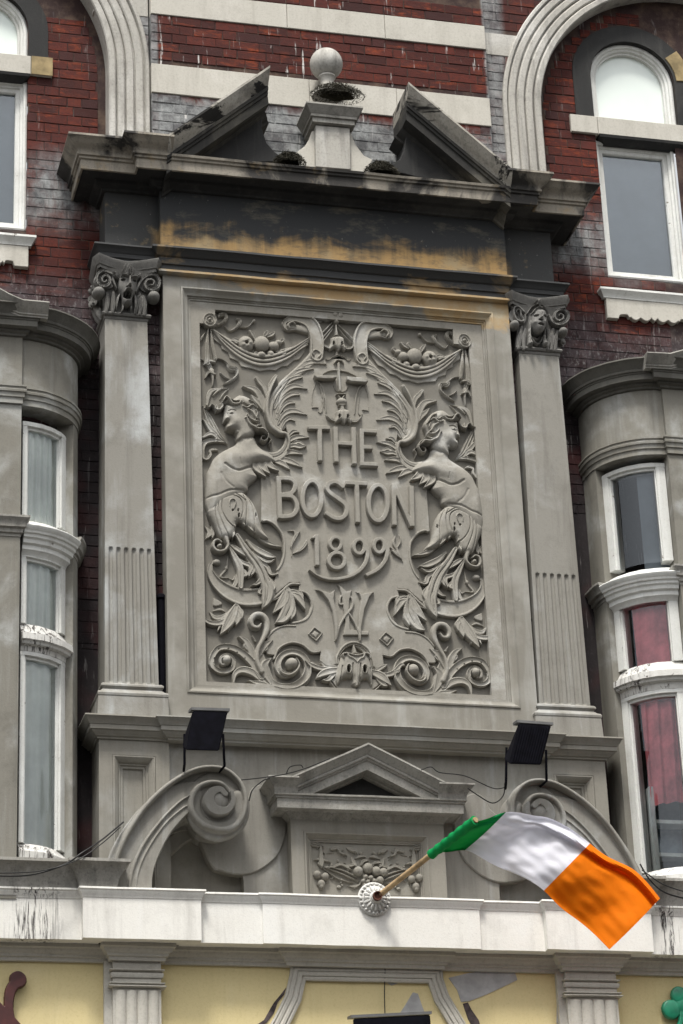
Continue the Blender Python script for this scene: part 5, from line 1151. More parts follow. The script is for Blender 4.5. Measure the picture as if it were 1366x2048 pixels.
# ---- bays
def bay(s):
    bw = empty('bay_window', (s * 2.5, 0, 0), B); e = bw; r = .45; pc = .10; PF = pc + r
    if s < 0: xcn = ax(43.5, 720, PF) + .0
    else: xcn = ax(1326, 830, PF)
    X0 = bw.location.x
    def arc(a0, a1, n=14, off=0):
        pts = [(xcn - s * (r + off) * math.sin(t) * 1.0 - X0, pc + (r + off) * math.cos(t)) for t in np.linspace(R(a0), R(a1), n)]
        return pts if s < 0 else pts[::-1]
    def full(px_front=.0, pier=True, extra=0, step=0):
        # whole plan line: wall -> curve -> front pier -> out of sight
        far = xcn + s * 1.5 - X0; a = arc(0, 90)
        xp = xcn - X0
        if s < 0: return ([(far, PF + .03), (xp, PF + .03)] if pier else [(far, PF)]) + a + [(a[-1][0], -.02)]
        return [(a[0][0], -.02)] + a + ([(xp, PF + .03), (far, PF + .03)] if pier else [(far, PF)])
    if s < 0:
        z_fr1 = az(43, 668, PF + .03); z_ar = az(43, 773, PF + .03); z_w1 = az(44, 841, PF - .05); z_ct = az(91.8, 612, PF + .15)
        z_wb = az(55, 1034, PF - .06); z_m1 = az(60, 1036, PF); z_m0 = az(42, 1098, PF); z_w2 = az(45, 1103, PF - .05)
        z_r1 = az(52, 1245, PF - .05); z_r0 = az(42, 1288, PF - .02); z_l1 = az(52, 1300, PF - .05); z_l0 = az(52, 1684, PF - .05); z_s0 = az(42, 1722, PF)
        z_pc = az(30, 1031, PF + .06)
    else:
        z_fr1 = az(1324, 777, PF + .03); z_ar = az(1330, 873, PF + .03); z_w1 = az(1320, 925, PF - .05); z_ct = az(1299, 712, PF + .15)
        z_wb = az(1309, 1119, PF - .06); z_m1 = az(1310, 1128, PF); z_m0 = az(1320, 1178, PF); z_w2 = az(1317, 1182, PF - .05)
        z_r1 = az(1326, 1318, PF - .05); z_r0 = az(1333, 1352, PF - .02); z_l1 = az(1333, 1373, PF - .05); z_l0 = az(1358, 1728, PF - .05); z_s0 = az(1360, 1745, PF)
        z_pc = az(1340, 1128, PF + .06)
    print('bay', s, [round(v, 3) for v in (z_ct, z_fr1, z_ar, z_w1, z_wb, z_m1, z_m0, z_w2, z_r1, z_r0, z_l1, z_l0, z_s0)])
    m = M['bay']; K = dict(step=0, smooth=30)
    # frieze drum
    sweep('drum_wall', full(), [(-.1, z_fr1 + .03), (0, z_fr1 + .03), (0, z_ar - .02), (-.1, z_ar - .02)], m, bw, **K)
    # cornice
    sweep('bay_cornice', full(), [(-.3, z_ct + .05), (.155, z_ct), (.158, z_ct - .012), (.145, z_ct - .02), (.13, z_ct - .045), (.112, z_ct - .062), (.106, z_ct - .075), (.11, z_ct - .08), (.108, z_ct - .092), (.098, z_ct - .095), (.096, z_ct - .105), (.09, z_ct - .108), (.09, z_ct - .15), (.08, z_ct - .15), (.045, z_ct - .152), (.042, z_ct - .17), (.022, z_ct - .178), (.018, z_ct - .192), (0, z_ct - .197), (-.1, z_ct - .197)], M['bay_dark'], bw, **K)
    # lead roof line rising over the pier
    far = xcn + s * 1.2
    pts = [(xcn - s * .16, z_ct + .008), (xcn + s * .02, z_ct + .012), (xcn + s * .12, z_ct + .05), (xcn + s * .24, z_ct + .12), (xcn + s * .40, z_ct + .19), (xcn + s * .9, z_ct + .20)]
    if s < 0: pts = pts[::-1]
    pts = [(x - X0, z) for x, z in pts]
    run('segmental_pediment', pts, [(0, .2), (0, PF + .20), (-.01, PF + .205), (-.03, PF + .19), (-.06, PF + .165), (-.075, PF + .15), (-.085, PF + .15), (-.09, PF + .14), (-.10, PF + .14), (-.10, .2)], M['cornice_grey'], bw, step=.05, smooth=40)
    # architrave mould
    sweep('bay_architrave', full(), [(-.1, z_ar + .003), (.03, z_ar), (.03, z_ar - .012), (.022, z_ar - .017), (.022, z_ar - .028), (.03, z_ar - .035), (.028, z_ar - .05), (.018, z_ar - .055), (.016, z_ar - .085), (.006, z_ar - .09), (.006, z_ar - .13), (-.16, z_ar - .13)], m, bw, **K)
    zA = z_ar - .125; zB = z_s0 - .25
    # piers: front and against the wall
    A0, A1 = (3, 60) if s < 0 else (1, 74)
    far = xcn + s * 1.5 - X0; xp = xcn - X0
    x_a, x_b = sorted((far, xp)); box('front_pier', x_a, x_b, 0, PF + .018, zB, zA, m, bw)
    pr = [(-.12, zA), (0, zA), (0, zB), (-.12, zB)]
    ap = arc(A1, 90, 9); ap = (ap + [(ap[-1][0], -.02)]) if s < 0 else ([(ap[0][0], -.02)] + ap)
    sweep('curved_pier', ap, pr, m, bw, **K)
    # pier cap mouldings at the transom
    cap = lambda z, o=1: [(-.05, z), (.06 * o, z), (.06 * o, z - .015), (.048 * o, z - .03), (.04 * o, z - .045), (.038 * o, z - .075), (.02 * o, z - .085), (.018 * o, z - .11), (.004, z - .115), (.004, z - .135), (-.05, z - .135)]
    sweep('pier_cap', ap, cap(z_pc - .01), M['cornice_grey'], bw, **K)
    fp = [(far, PF + .018), (xp, PF + .018), (xp, PF - .1)] if s < 0 else [(xp, PF - .1), (xp, PF + .018), (far, PF + .018)]
    sweep('pier_cap', fp, cap(z_pc), M['cornice_grey'], bw, **K)
    # curved windows
    def win(zbt, ztp, fw=.055, name='window'):
        a = arc(A0, A1, 12)
        fr = sweep(name, a, [(-.14, ztp), (-.055, ztp), (-.05, ztp - .012), (-.05, ztp - fw * .6), (-.07, ztp - fw * .65), (-.07, ztp - fw), (-.14, ztp - fw)], M['white_wood'], bw, **K)
        W = A1 - A0; SL0, SL1 = (.075, .16) if s < 0 else (.13, .12)
        for a0, a1 in ((A0, A0 + W * SL0), (A1 - W * SL1, A1)):
            sweep('stile', arc(a0, a1, 4), [(-.14, ztp - .01), (-.052, ztp - .01), (-.052, zbt), (-.14, zbt)], M['white_wood'], fr, **K)
            sweep('stile', arc(a0 + (0 if a0 == A0 else 2.2), a1 - (2.2 if a0 != A0 else -.8), 4), [(-.14, ztp - .03), (-.062, ztp - .03), (-.062, zbt), (-.14, zbt)], M['white_wood'], fr, **K) if False else None
        sweep('jamb_bead', arc(A1 - W * SL1 - 1.5, A1 - W * SL1, 2), [(-.14, ztp - .05), (-.068, ztp - .05), (-.068, zbt), (-.14, zbt)], M['white_wood'], fr, **K)
        sweep('jamb_bead', arc(A0 + W * SL0, A0 + W * SL0 + 1.5, 2), [(-.14, ztp - .05), (-.068, ztp - .05), (-.068, zbt), (-.14, zbt)], M['white_wood'], fr, **K)
        sweep('pane', arc(A0 + W * .05, A1 - W * .10, 10), [(-.09, ztp - .02), (-.09, zbt + .0)], M['glass'], fr, jit=0, caps=False, **K)
        return fr
    w1 = win(z_wb, z_w1); w2 = win(z_r1, z_w2); w3 = win(z_l0, z_l1)
    aw = arc(A0, A1, 12)
    # white transom mouldings
    hh = z_m1 - z_m0
    sweep('transom', aw, [(-.14, z_m1 + .0), (-.045, z_m1), (-.03, z_m1 - .02), (.0, z_m1 - .05), (.055, z_m1 - .062), (.06, z_m1 - .07), (.055, z_m1 - .085), (.04, z_m1 - .10), (.036, z_m1 - .115), (.022, z_m1 - .12), (.02, z_m1 - .14), (.005, z_m1 - .15), (.0, z_m1 - .175), (-.02, z_m1 - .185), (-.02, z_m1 - .215), (-.04, z_m1 - .23), (-.05, min(z_w2 - .0, z_m1 - .25)), (-.14, z_w2 - .01)], M['white_wood'], bw, **K)
    sweep('window_rail', aw, [(-.14, z_r1 + .01), (-.075, z_r1 + .0), (-.03, z_r1 - .075), (.0, z_r1 - .085), (.004, z_r1 - .13), (-.012, z_r1 - .14), (-.018, z_r1 - .155), (-.045, z_r1 - .165), (-.05, z_l1 - .005), (-.14, z_l1 - .01)], M['peeling'], bw, **K)
    sweep('window_sill', aw, [(-.14, z_l0 + .012), (-.08, z_l0), (-.03, z_l0 - .06), (-.03, z_l0 - .14), (-.07, z_l0 - .15), (-.07, z_l0 - .4), (-.14, z_l0 - .4)], M['peeling'], bw, **K)
    box('room', min(far, xcn - s * .33 - X0), max(far, xcn - s * .33 - X0), -2.5, -2.4, z_s0 - .5, z_w1 + .3, M['room'], bw)
    return e, arc, xcn, X0, dict(z_w1=z_w1, z_wb=z_wb, z_w2=z_w2, z_r1=z_r1, z_l1=z_l1, z_l0=z_l0, A0=A0, A1=A1)
bayL = bay(-1); bayR = bay(1)
def curtain(bayt, a0, a1, z0, z1, m, label, folds=6, depth=-.14, amp=.012, name='curtain', taper=None):
    e, arc, xcn, X0, g = bayt; n = 60; pts = arc(a0, a1, n, depth + (.022 if m is M['net'] else 0)); V = []; F = []; nz = 10
    s = -1 if xcn < 0 else 1
    for j in range(nz + 1):
        z = z1 + (z0 - z1) * j / nz
        for i in range(n):
            x, p = pts[i]; u = i / (n - 1)
            if taper: x = pts[0][0] + (x - pts[0][0]) * (taper(j / nz)) if s > 0 else pts[-1][0] + (x - pts[-1][0]) * taper(j / nz)
            V.append((x + X0, -(p + amp * math.sin(u * folds * 2 * math.pi + j * .15)), z))
    for j in range(nz):
        for i in range(n - 1): a = j * n + i; F.append((a, a + n, a + n + 1, a + 1))
    o = link(name, mesh(name, V, F), m, None, 60); thing(o, label, 'curtain'); return o
gL, gR = bayL[4], bayR[4]
curtain(bayL, 2, 50, gL['z_wb'] - .1, gL['z_w1'], M['net'], 'pale net curtain behind topmost window of left bay', 5)
curtain(bayL, 2, 50, gL['z_r1'] - .1, gL['z_w2'], M['net'], 'pale net curtain behind middle window of left bay', 4)
curtain(bayL, 0, 50, gL['z_l0'] - .1, gL['z_l1'], M['net'], 'pale draped curtain swept aside at foot of tall lower left bay window', 3, amp=.011)
curtain(bayR, -10, 34, gR['z_wb'] - .1, gR['z_w1'], M['bluegrey'], 'grey blind behind topmost window of right bay', 1, amp=.004)
curtain(bayR, -10, 58, gR['z_r1'] - .1, gR['z_w2'], M['redcurt'], 'dusky red curtain behind middle window of right bay', 3)
curtain(bayR, -12, 58, gR['z_l1'] - .80, gR['z_l1'], M['redcurt'], 'bright red curtain above the shelves in lower right bay window', 4, amp=.02)
# shelves behind the lower right window
shx0 = ax(1306, 1650, .3); shz = az(1330, 1573, .3)
sh = empty('shelving', (shx0, -.1, 0)); thing(sh, 'pale painted shelving with blue grey backs standing inside the lower right bay window', 'shelves')
def shb(name, x0, x1, z0, z1, p0, p1, m): return box(name, x0 - shx0, x1 - shx0, p0 - .1, p1 - .1, z0, z1, m, sh)
shb('side', shx0, shx0 + .03, shz - 1.1, shz, .14, .29, M['shelf'])
shb('back', shx0 + .03, shx0 + .9, shz - 1.1, shz - .01, .14, .15, M['shelf_back'])
for k in range(5): shb('shelf', shx0 + .03, shx0 + .9, shz - .025 - k * .235, shz - k * .235, .152, .285, M['shelf'])

# ---- lower centre block with small pediment
pb = .38
c0, c1 = at(581, 1640, pb), at(887, 1652, pb); h0 = at(607, 1662.5, pb); h1 = at(856, 1672, pb); hb = az(609, 1802, pb)
blk = panelled('panel_block', c0[0], c1[0], zlow, c0[1] + .1, .1, pb, (h0[0], h1[0], hb, h0[1]), .05, [(0, .375), (.003, .388), (.012, .388), (.02, .376), (.034, .36), (.038, .35), (.046, .35), (.05, .342), (.058, .342), (.06, .32)], M['render'])
cc = (c0[0] + c1[0]) / 2
zp = az(548, 1582, .53)       # top of horizontal corona
e0, e1 = c0[0], c1[0]
lc = [(-.2, zp + .004), (.135, zp), (.134, zp - .012), (.122, zp - .016), (.122, zp - .028), (.112, zp - .032), (.112, zp - .095), (.10, zp - .098), (.095, zp - .09), (.035, zp - .095), (.02, zp - .115), (.006, zp - .125), (0, zp - .14), (-.05, zp - .14)]
sweep('small_cornice', [(e0, .2), (e0, pb), (e1, pb), (e1, .2)], lc, M['cornice_grey'], blk)
zct = az(550, 1550, .56)
lcy = [(-.2, zct), (.18, zct), (.182, zct - .012), (.17, zct - .022), (.155, zct - .045), (.14, zct - .058), (.135, zct - .07), (.13, zp + .001), (-.1, zp + .001)]
xs0, xs1 = ax(592, 1557, .55), ax(884, 1569, .55)
sweep('small_cornice', [(e0, .2), (e0, pb), (xs0 + .02, pb)], lcy, M['cornice_grey'], blk); sweep('small_cornice', [(xs1 - .02, pb), (e1, pb), (e1, .2)], lcy, M['cornice_grey'], blk)
apx = at(737, 1485, .56)
srk = [(0, .2), (0, .56), (-.012, .562), (-.022, .55), (-.045, .535), (-.058, .52), (-.064, .517), (-.07, .522), (-.078, .52), (-.082, .508), (-.092, .505), (-.096, .495), (-.15, .492), (-.155, .40), (-.165, .39), (-.175, .2)]
run('small_pediment_rake', [(xs0 - .02, zct + .003), apx, (xs1 + .02, zct + .003)], srk, M['cornice_grey'], blk)
prism('small_tympanum', [(xs0, zp - .01), (xs1, zp - .01), (apx[0], apx[1] - .02)], .2, .36, M['dark_lead'], blk)
cG = (600, 1640, 4.879); gp = .321
c = Carve(cG, gp, gp + .02); ca = (c0[0] + c1[0]) / 2
plG = prism('panel_plate', [at(600 + a / 4.879, 1640 + b / 4.879, gp + .012) for a, b in ((118, 210), (500, 215), (560, 260), (600, 300), (660, 300), (700, 265), (765, 225), (1165, 245), (1180, 740), (108, 730))], gp - .02, gp + .010, M['render'], blk, .003)
c = Carve(cG, gp + .008, gp + .03)
c.stroke([(110, 225), (160, 235), (230, 255)], [50, 60, 20], .03, 'folds').stroke([(205, 260), (210, 400), (215, 460)], [20, 50, 16], .03, 'leaf').stroke([(200, 380), (140, 385)], [30, 10], .03, 'curl').stroke([(220, 380), (300, 410)], [30, 10], .03, 'curl').stroke([(190, 420), (215, 470)], [34, 8], .034, 'curl')
for q in ((170, 530, 34), (250, 550, 34), (212, 620, 34), (212, 650, 24)): c.dome(q[:2], q[2], q[2], .04, kind='fruit')
c.stroke([(310, 280), (370, 270), (400, 320), (460, 345)], [30, 40, 24, 8], .035, 'curl').stroke([(330, 310), (270, 320)], [14, 8], .02, 'curl').stroke([(470, 270), (510, 290), (545, 300)], [30, 44, 20], .032, 'curl').dome((548, 310), 16, 16, .03).dome((600, 320), 16, 16, .03)
c.stroke([(240, 455), (320, 455), (400, 430), (460, 460), (510, 490)], [10, 26, 30, 26, 10], .03, 'curl')
for q in ([(225, 470), (370, 570), (520, 610)], [(250, 460), (420, 530), (580, 600)], [(280, 450), (440, 500), (560, 560)]): c.stroke(q, [8, 20, 10], .026, 'round')
c.stroke([(470, 640), (540, 645), (600, 620)], [8, 30, 10], .025, 'curl').dome((385, 650), 22, 16, .02)
c.stroke([(510, 370), (530, 420), (560, 460)], [30, 40, 14], .03, 'curl').stroke([(545, 370), (600, 350), (640, 360)], [14, 30, 14], .03, 'curl').stroke([(440, 450), (500, 440), (560, 430)], [10, 34, 14], .03, 'curl')
rl = np.random.RandomState(3)
for k in range(34):
    x_, y_ = rl.uniform(150, 620), rl.uniform(260, 690); a_ = rl.uniform(0, 6.28); Lf = rl.uniform(22, 48)
    c.stroke([(x_, y_), (x_ + Lf * .5 * math.cos(a_) + 4, y_ + Lf * .5 * math.sin(a_)), (x_ + Lf * math.cos(a_), y_ + Lf * math.sin(a_) + 4)], [8, rl.uniform(14, 26), 5], rl.uniform(.014, .026), 'curl')
c.build('fruit_carving', M['render'], blk, ca, True)
c = Carve(cG, gp + .008, gp + .03)
for q in ((570, 500, 42), (665, 470, 46), (745, 500, 42), (815, 510, 38), (780, 590, 36), (640, 560, 24), (690, 570, 26), (615, 600, 22), (660, 610, 24), (625, 640, 20), (720, 600, 26), (700, 640, 24), (670, 650, 20), (745, 640, 22)): c.dome(q[:2], q[2], q[2], .05, kind='fruit')
c.stroke([(600, 440), (620, 400), (670, 400)], [20, 36, 12], .04, 'curl').stroke([(700, 430), (760, 410), (800, 430)], [20, 30, 10], .035, 'curl').stroke([(860, 470), (900, 450)], [20, 10], .03, 'curl')
c.build('fruit_carving', M['render'], blk, ca, False)
#@@ENDGRAPES

# ---- big scroll consoles
def console(mirror):
    e = empty('scroll_console', (AX, 0, 0), B)
    fr = (160, 1380, 2.627)
    path = [(245, 1100), (262, 950), (310, 810), (400, 660), (510, 560), (640, 500), (740, 500), (815, 560), (828, 640), (780, 700), (700, 715), (625, 660), (612, 580), (650, 520), (710, 500), (770, 530)]
    ws = [225, 215, 200, 185, 150, 125, 110, 100]
    main = [(245, 1115), (262, 950), (310, 820), (400, 680), (520, 575), (650, 520)]
    c = Carve(fr, .485, .53)
    c.stroke(main, [235, 215, 200, 180, 150, 90], .03, 'flat', 0)
    # raised outer lip, cyma and fillets following the curve
    c.stroke([(150, 1115), (170, 960), (225, 800), (330, 630), (450, 510), (580, 430), (680, 408), (770, 425), (840, 490), (868, 580), (850, 670), (800, 725), (720, 735), (640, 705), (590, 640), (588, 570), (625, 510), (690, 487), (750, 500), (790, 550)], [34, 30, 28, 26, 26, 24, 24, 24, 26, 28, 30, 32, 32, 32, 32, 30, 28, 26, 24, 22], .075, 'round')
    c.stroke([(250, 1115), (275, 950), (335, 810), (430, 680), (520, 590), (580, 550)], [18, 18, 16, 14, 12, 8], .045, 'round')
    c.stroke([(285, 1115), (305, 960), (360, 830), (450, 700), (540, 620), (580, 600)], [14, 14, 12, 12, 10, 8], .04, 'round')
    c.dome((728, 570 + 30), 150, 150, .035, base=.0, kind='dome')
    c.stroke([(728 + 118 * math.cos(t), 600 + 118 * math.sin(t)) for t in np.linspace(-.4, 3.6, 14)], [60, 50], .05, 'round')
    c.stroke([(790, 550), (795, 600), (770, 640), (730, 650), (690, 635), (668, 595), (685, 550), (725, 535), (755, 560)], [24, 28, 34, 44, 50, 50, 44, 34, 30], .11, 'flat')
    c.dome((722, 595), 56, 56, .112)
    os_ = c.build('scroll_face', M['pilaster'], e, 0, False)
    # solid body behind the scroll
    body = [(135, 1115), (155, 960), (215, 800), (320, 630), (440, 505), (570, 425), (680, 402), (775, 420), (850, 490), (878, 585), (855, 680), (800, 735), (720, 748), (640, 715), (585, 650), (500, 705), (420, 790), (370, 900), (350, 1000), (350, 1115)]
    def pt(a, p): return at(fr[0] + a[0] / fr[2], fr[1] + a[1] / fr[2], p)
    prism('scroll_body', [tuple(q) for q in catmull([pt(a, .53) for a in body], 4)], .14, .49, M['pilaster'], e, .01)
    # tapering volute drum running back to the wall
    cx, cz = pt((728, 600), .46)
    lathe('volute_drum', [(0, -.21), (.135, -.21), (.175, .0), (.21, .02), (0, .02)], (cx, .44, cz - .0), M['render'], e, 36, axis='p') if False else None
    # niche ribs inside the arch
    for k, (q, pp) in enumerate((((370, 350), .33), ((420, 420), .30))):
        pass
    nb = [(350, 1115), (350, 1000), (375, 900), (430, 800), (520, 720), (600, 690), (640, 740), (560, 790), (480, 870), (440, 960), (430, 1115)]
    prism('niche_rib', [tuple(q) for q in catmull([pt(a, .30) for a in nb], 4)], .10, .22, M['render'], e, .01)
    ap = [(600, 700), (850, 600), (900, 520), (960, 500), (1050, 560), (1085, 700), (1070, 800), (1030, 880), (940, 950), (850, 972), (750, 955), (690, 925), (640, 820)]
    prism('apron', [tuple(q) for q in catmull([pt(a, .27) for a in ap], 4)], .2, .278, M['pilaster'], e, .008)
    for ch in [o for o in bpy.data.objects if o.parent == e]:
        ch.data.transform(Matrix.Translation((-AX, 0, 0)))
    if mirror:
        c2 = e.copy(); COL.objects.link(c2); c2.parent = B
        for ch in [o for o in bpy.data.objects if o.parent == e]:
            d = ch.copy(); COL.objects.link(d); d.parent = c2
        c2.scale.x = -1; c2.location.x += .17
console(True)

# ---- white fascia
zf0 = az(170, 1875, .62); zfa = zf0 + .262; zft = zfa + .062
xs_ = [ax(165, 1870, .6), ax(402, 1870, .6), ax(527, 1880, .585), ax(963, 1895, .585), ax(1094, 1895, .6), ax(1306, 1900, .6)]
fpath = [(-4.5, .56), (xs_[0], .56), (xs_[0], .62), (xs_[1], .62), (xs_[1], .568), (xs_[2], .568), (xs_[2], .585), (xs_[3], .585), (xs_[3], .56), (xs_[4], .56), (xs_[4], .62), (xs_[5], .62), (xs_[5], .56), (4.5, .56)]
fas = sweep('shop_cornice', fpath, [(-.12, zft), (.028, zft), (.03, zft - .012), (.022, zft - .02), (.02, zft - .03), (.008, zft - .045), (.004, zfa), (.0, zfa - .002), (.0, zf0), (-.12, zf0)], M['white_stone'], B, smooth=30)
cy2 = [(-.3, zft + .175), (.10, zft + .17), (.102, zft + .15), (.088, zft + .14), (.06, zft + .10), (.035, zft + .05), (.028, zft + .02), (.026, zft - .002), (-.3, zft - .002)]
sweep('shop_cornice', [(-4.5, .56), (xs_[0], .56), (xs_[0], .60), (ax(225, 1780, .6), .60), (ax(225, 1780, .6), .3)], cy2, M['cornice_grey'], B)
sweep('shop_cornice', [(ax(1236, 1830, .6), .3), (ax(1236, 1830, .6), .60), (xs_[5], .60), (xs_[5], .56), (4.5, .56)], cy2, M['cornice_grey'], B)
for a, b, y in ((256, 412, 1803), (830, 960, 1838)):
    x0, z0 = at(a, y - 8, .64); x1, _ = at(b, y, .64)
# bed moulding below the fascia with returns round brackets and central frame
zy = zf0 - .105
k0, k1 = ax(222, 1920, .48), ax(328, 1920, .48); k2, k3 = ax(1128, 1940, .48), ax(1238, 1940, .48); m0, m1 = ax(575, 1925, .42), ax(885, 1935, .42)
bp = [(-4.5, .40), (k0, .40), (k0, .47), (k1, .47), (k1, .40), (m0, .40), (m0, .43), (m1, .43), (m1, .40), (k2, .40), (k2, .47), (k3, .47), (k3, .40), (4.5, .40)]
sweep('bed_moulding', bp, [(-.1, zf0 - .001), (.07, zf0 - .001), (.07, zf0 - .022), (.055, zf0 - .03), (.045, zf0 - .05), (.028, zf0 - .06), (.026, zf0 - .075), (.012, zf0 - .08), (.01, zy + .004), (-.1, zy)], M['pale_stone'], B)
box('yellow_wall', -4.5, 4.5, 0, .385, 0, zf0 - .02, M['yellow'], B)
def bracket(x0, x1):
    b_ = box('fluted_bracket', x0 + .006, x1 - .006, .3, .455, zf0 - 1.6, zy + .01, M['pale_stone'], B)
    for dz, hh, o in ((.05, .012, .018), (.072, .03, .012), (.135, .012, .02), (.155, .012, .026)):
        sweep('fillet', [(x0 + .004, .35), (x0 + .004, .457), (x1 - .004, .457), (x1 - .004, .35)], [(-.03, zy - dz), (o, zy - dz), (o + .002, zy - dz - hh * .5), (o * .6, zy - dz - hh), (-.03, zy - dz - hh)], M['pale_stone'], b_)
    zt_ = zy - .185; w = x1 - x0
    box('strip', x0 - .045, x0 + .006, .3, .425, zf0 - 1.6, zy + .01, M['pale_stone'], b_)
    V = []; F = []; n = 60
    for z in (zt_, zf0 - 1.6):
        for i in range(n + 1):
            u = i / n; V.append((x0 + .02 + (w - .04) * u, -(.456 + .018 * abs(math.sin(u * 4 * math.pi)) ** .7), z))
    for i in range(n): F.append((i, i + 1, n + 2 + i, n + 1 + i))
    F.append(tuple(range(n + 1)))
    link('flutes', mesh('flutes', V, F), M['pale_stone'], b_)
bracket(k0 + .01, k1 - .01); bracket(k2 + .01, k3 - .01)
fp_ = [at(525, 2075, .39), at(548, 2035, .39), at(570, 1990, .39), at(579, 1950, .39), at(581, 1928, .39)]
fq_ = [at(884, 1935, .39), at(886, 1958, .39), at(897, 1990, .39), at(915, 2020, .39), at(945, 2070, .39)]
run('frame_moulding', fp_ + fq_, [(0, .3), (0, .40), (-.012, .41), (-.02, .404), (-.03, .412), (-.045, .412), (-.05, .405), (-.062, .418), (-.078, .418), (-.083, .408), (-.095, .414), (-.108, .41), (-.11, .3)], M['pale_stone'], B, smooth=30, step=.08)
def patch(pts, m, name='plaster_patch', p=.3855, t=.004): return prism(name, [at(683 + a / 2, 1740 + b / 2, p) for a, b in pts], p - .01, p + t, m, B)
patch([(428, 432), (510, 412), (620, 398), (690, 400), (703, 440), (640, 470), (580, 498), (510, 525), (478, 528), (462, 480)], M['flake'])
patch([(285, 490), (305, 495), (322, 545), (333, 572), (300, 580), (230, 578), (255, 540)], M['flake'])
patch([(485, 535), (505, 530), (520, 560), (548, 600), (560, 640), (530, 640), (505, 595)], M['crack'])
patch([(195, 440), (245, 436), (240, 448), (200, 462), (183, 452)], M['flake'])
patch([(-222, 470), (-245, 500), (-270, 530), (-285, 555), (-310, 600), (-340, 620), (-330, 625), (-300, 612), (-272, 575), (-255, 530), (-230, 500)], M['crack'])
patch([(862, 488), (874, 484), (876, 600), (860, 616)], M['flake'])
# ================================================================ THINGS
# ---- the tricolour on its pole
pb0 = at(749, 1798, .60); pt0 = at(952, 1639, 1.55)
FL = empty('flag', (pb0[0], -.60, pb0[1])); thing(FL, 'green, white and orange tricolour flag on a wooden pole above the white shop cornice', 'flag')
def fl_mesh(name, V, F, m, smooth=None, parent=FL): 
    off = np.array(FL.location); o = link(name, mesh(name, [tuple(np.array(v) - off) for v in V], F), m, parent, smooth); return o
def pole_at(t): return (pb0[0] + (pt0[0] - pb0[0]) * t, .60 + (1.55 - .60) * t, pb0[1] + (pt0[1] - pb0[1]) * t)
o = tube('pole', [pole_at(t) for t in np.linspace(-.01, 1.0, 12)], .0185, M['wood'], None, 14); o.data.transform(Matrix.Translation(-FL.location)); o.parent = FL
def pole_px(px_):     # t on the pole whose image x is px_
    lo, hi = 0, 1.1
    for _ in range(40):
        m_ = (lo + hi) / 2; q = pole_at(m_); d = CM.T @ (np.array([q[0], -q[1], q[2]]) - CAM)
        if PPX + FOC * d[0] / d[2] < px_: lo = m_
        else: hi = m_
    return lo
ta, tb = pole_px(862), pole_px(950)
sl = []; rr = []
for t in np.linspace(ta, tb, 40): q = pole_at(t); sl.append(q); rr.append(.030 + .003 * math.sin(t * 90) + random.uniform(-.0012, .0012))
o = tube('hoist_sleeve', sl, rr, M['fgreen'], None, 16); o.data.transform(Matrix.Translation(-FL.location)); o.parent = FL
TOP = [(0, 952, 1640, 1.53), (.08, 975, 1635, 1.55), (.19, 1012, 1627, 1.58), (.32, 1060, 1629, 1.62), (.45, 1095, 1633, 1.60), (.57, 1140, 1660, 1.56), (.68, 1180, 1687, 1.52), (.78, 1215, 1710, 1.50), (.87, 1262, 1736, 1.47), (.94, 1292, 1765, 1.45), (1, 1320, 1799, 1.46)]
BOT = [(0, 862, 1699, 1.12), (.08, 895, 1702, 1.18), (.19, 930, 1703, 1.26), (.32, 965, 1716, 1.34), (.45, 1005, 1735, 1.42), (.57, 1048, 1758, 1.50), (.68, 1088, 1781, 1.54), (.78, 1122, 1812, 1.52), (.87, 1158, 1842, 1.50), (.94, 1188, 1870, 1.50), (1, 1219, 1901, 1.52)]
def cr(T, u):
    xs_ = [a[0] for a in T]; out = []
    for k in (1, 2, 3):
        ys = [a[k] for a in T]; i = min(max(np.searchsorted(xs_, u) - 1, 0), len(T) - 2); t = (u - xs_[i]) / (xs_[i + 1] - xs_[i])
        y0, y1, y2, y3 = ys[max(i - 1, 0)], ys[i], ys[i + 1], ys[min(i + 2, len(T) - 1)]
        out.append(.5 * (2 * y1 + (y2 - y0) * t + (2 * y0 - 5 * y1 + 4 * y2 - y3) * t * t + (3 * y1 - y0 - 3 * y2 + y3) * t ** 3))
    return out
WR_ = [(rng.uniform(15, 60), rng.uniform(-40, 40), rng.uniform(0, 6), rng.uniform(.0008, .0024)) for _ in range(9)]
